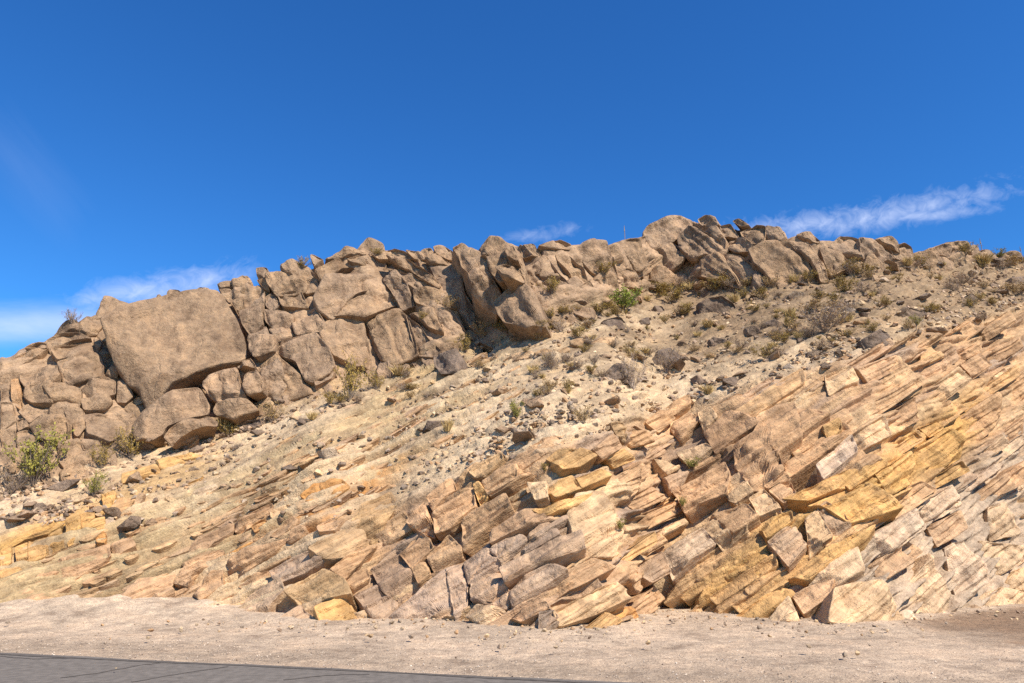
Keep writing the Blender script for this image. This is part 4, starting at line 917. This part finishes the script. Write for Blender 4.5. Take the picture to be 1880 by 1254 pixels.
for a in (('green', 62, 892, 98, 'large yellow-green bush at the foot of the left crag', .75, .3), ('twig', 22, 908, 42, 'low grey dry brush beside the large yellow-green bush', 1.1, .2), ('green', 172, 912, 42, 'sparse green weed growing above the yellow ledge', .7, .1),
  ('olive', 238, 842, 52, 'olive bush in front of the lower left boulder', .95, .4), ('olive', 186, 860, 40, 'small olive bush left of the boulder-foot bush', .8, .3), ('olive', 552, 494, 24, 'olive bush growing on the cliff top skyline', 1.1, .6), ('olive', 640, 738, 80, 'tall open olive bush at the cliff foot, largest of the middle', .55, .3),
  ('olive', 605, 745, 26, 'low olive bush left of the tall open bush', 1.0, .3), ('olive', 690, 715, 34, 'olive bush right of the tall open bush', 1.0, .3), ('tan', 498, 775, 36, 'brownish bush beside the square block', .9, .3), ('grass', 408, 790, 28, 'dry straw grass under the square block', 1.6, .3), ('grass', 735, 690, 26, 'straw grass patch along the cliff foot', 2.2, .3),
  ('twig', 132, 594, 26, 'bare twig bush on the left crag skyline', 1.1, .5), ('olive', 690, 470, 18, 'tiny olive bush on the cliff rim', 1.3, .8), ('tan', 820, 568, 26, 'pale dry bush clinging to the cliff ledge', 1.3, .7), ('olive', 775, 590, 20, 'tiny olive bush in the cliff crack', 1.0, .8), ('olive', 855, 648, 30, 'olive bush right of the dark upright boulder', .9, .2), ('olive', 930, 612, 28, 'olive bush below the leaning fin', 1.6, .3),
  ('tan', 888, 620, 30, 'dry bush at the mouth of the cave', 1.4, .3), ('olive', 1012, 540, 36, 'leafy olive bush right of the leaning fin', .9, .5), ('olive', 1108, 505, 26, 'olive bush on the smooth ridge slab', 1.5, .6), ('bright', 1146, 571, 42, 'bright green low shrub below the ridge', 1.35, .35), ('olive', 1240, 556, 32, 'wide olive bush right of the bright green shrub', 1.5, .3), ('olive', 1325, 532, 28, 'olive bush at the foot of the right boulder pile', 1.8, .4),
  ('twig', 1163, 714, 62, 'tall bare twig bush on the pale slope', .8, .2), ('twig', 1224, 684, 48, 'twiggy bush in front of the rounded grey boulder', .95, .6), ('green', 946, 772, 36, 'small spiky green plant on the rubble', .7, .1), ('tan', 1070, 778, 34, 'faded dry bush on the rubble above the layered beds', .9, .1), ('twig', 1012, 678, 34, 'reddish bare brush on the pale slope below the ledge', 1.3, .1), ('grass', 1300, 724, 24, 'green-tan grass tuft above the layered beds', 1.2, .1), ('twig', 1515, 610, 52, 'wide twiggy dry shrub in the middle of the right slope', 1.5, .2), ('grass', 822, 792, 30, 'thin grass tuft on the shale slope', .9, .1),
  ('olive', 1772, 470, 24, 'green bush on the far right rim', 1.3, .5), ('green', 1838, 474, 18, 'pale green bush at the skyline near the right edge', 1.4, .5), ('green', 1682, 600, 22, 'small green yucca-like tuft beside the dark angular boulder', .9, .2), ('olive', 1408, 660, 26, 'olive bush on the mid slope above the layered beds', 1.7, .1), ('green', 1272, 862, 22, 'tiny green weed in a crack of the layered beds', 1.2, .5), ('green', 1140, 975, 22, 'tiny green weed on the cream rock face', .7, .4), ('green', 1252, 932, 20, 'tiny green weed under the thick tan slab', .7, .5), ('olive', 1000, 868, 18, 'tiny dry weed on the yellow ledge of the middle cut', 1.0, .5)):
    shrub(a[0], a[1], a[2], a[3], a[4], a[5], lift=a[6])
def free(px, py): return not any(inside(p, px, py) for p in polys)
k = 0
while k < 200:
    px_ = random.uniform(960, 1885) if random.random() < .95 else random.uniform(420, 960); f = random.random()**1.6; py_ = FOOT(px_)-3+f*(150 if px_ > 960 else 70)
    if py_ > KCUT(px_)-15 or not free(px_, py_-4): continue
    kd = random.choices(('olive', 'tan', 'twig', 'grass'), (4, 2.5, 2.5, 3))[0]; k += 1
    lab = {'olive': 'low olive-brown shrub among the stones of the upper slope', 'tan': 'faded tan shrub among the stones of the upper slope', 'twig': 'bare grey twiggy shrub among the stones of the upper slope', 'grass': 'tuft of dry straw grass among the upper slope stones'}[kd]
    zn = 'below the middle cliff' if px_ < 960 else 'below the smooth ridge' if px_ < 1190 else 'below the boulder pile' if px_ < 1530 else 'below the far right rim'; lab = lab.replace('of the upper slope', zn).replace('the upper slope stones', 'the stones '+zn)
    shrub(kd, px_, py_, random.uniform(9, 23), lab, random.uniform(1.1, 2.1), group=('scattered '+{'olive': 'olive', 'tan': 'tan', 'twig': 'twiggy', 'grass': 'grass'}[kd]+' plants '+zn))
# flower stalks on the skyline
for px_, py_, h_, lab in ((1147, 436, 30, 'thin dark flower stalk on the skyline above the smooth ridge'), (1803, 462, 28, 'thin flower stalk on the skyline right of the green rim bush'), (1876, 472, 22, 'thin flower stalk at the extreme right skyline')):
    S0 = next((h_0 for h_0, ob_ in (hit(px_, py_+k_) for k_ in range(0, 40, 2)) if ob_ is not None), surf(px_, py_)); H = h_*S0[1]/FPX; V, F = [], []; tube_chain(V, F, [(0, 0, -.5), (.01, 0, H*.5), (0, 0, H*.62)], .018, .014); o = empty('flower_stalk', S0, lab, 'plant', 'flower stalks on the skyline'); m_ = bpy.data.meshes.new('stem'); m_.from_pydata(V, [], F); m_.materials.append(M_STEM); c = bpy.data.objects.new('stem', m_); COL.objects.link(c); c.parent = o
    V, F = [], []; tube_chain(V, F, [(0, 0, H*.6), (0, 0, H*.75), (.0, 0, H*1.0)], .03, .01); m_ = bpy.data.meshes.new('seed_head'); m_.from_pydata(V, [], F); m_.materials.append(M_STEM); c = bpy.data.objects.new('seed_head', m_); COL.objects.link(c); c.parent = o
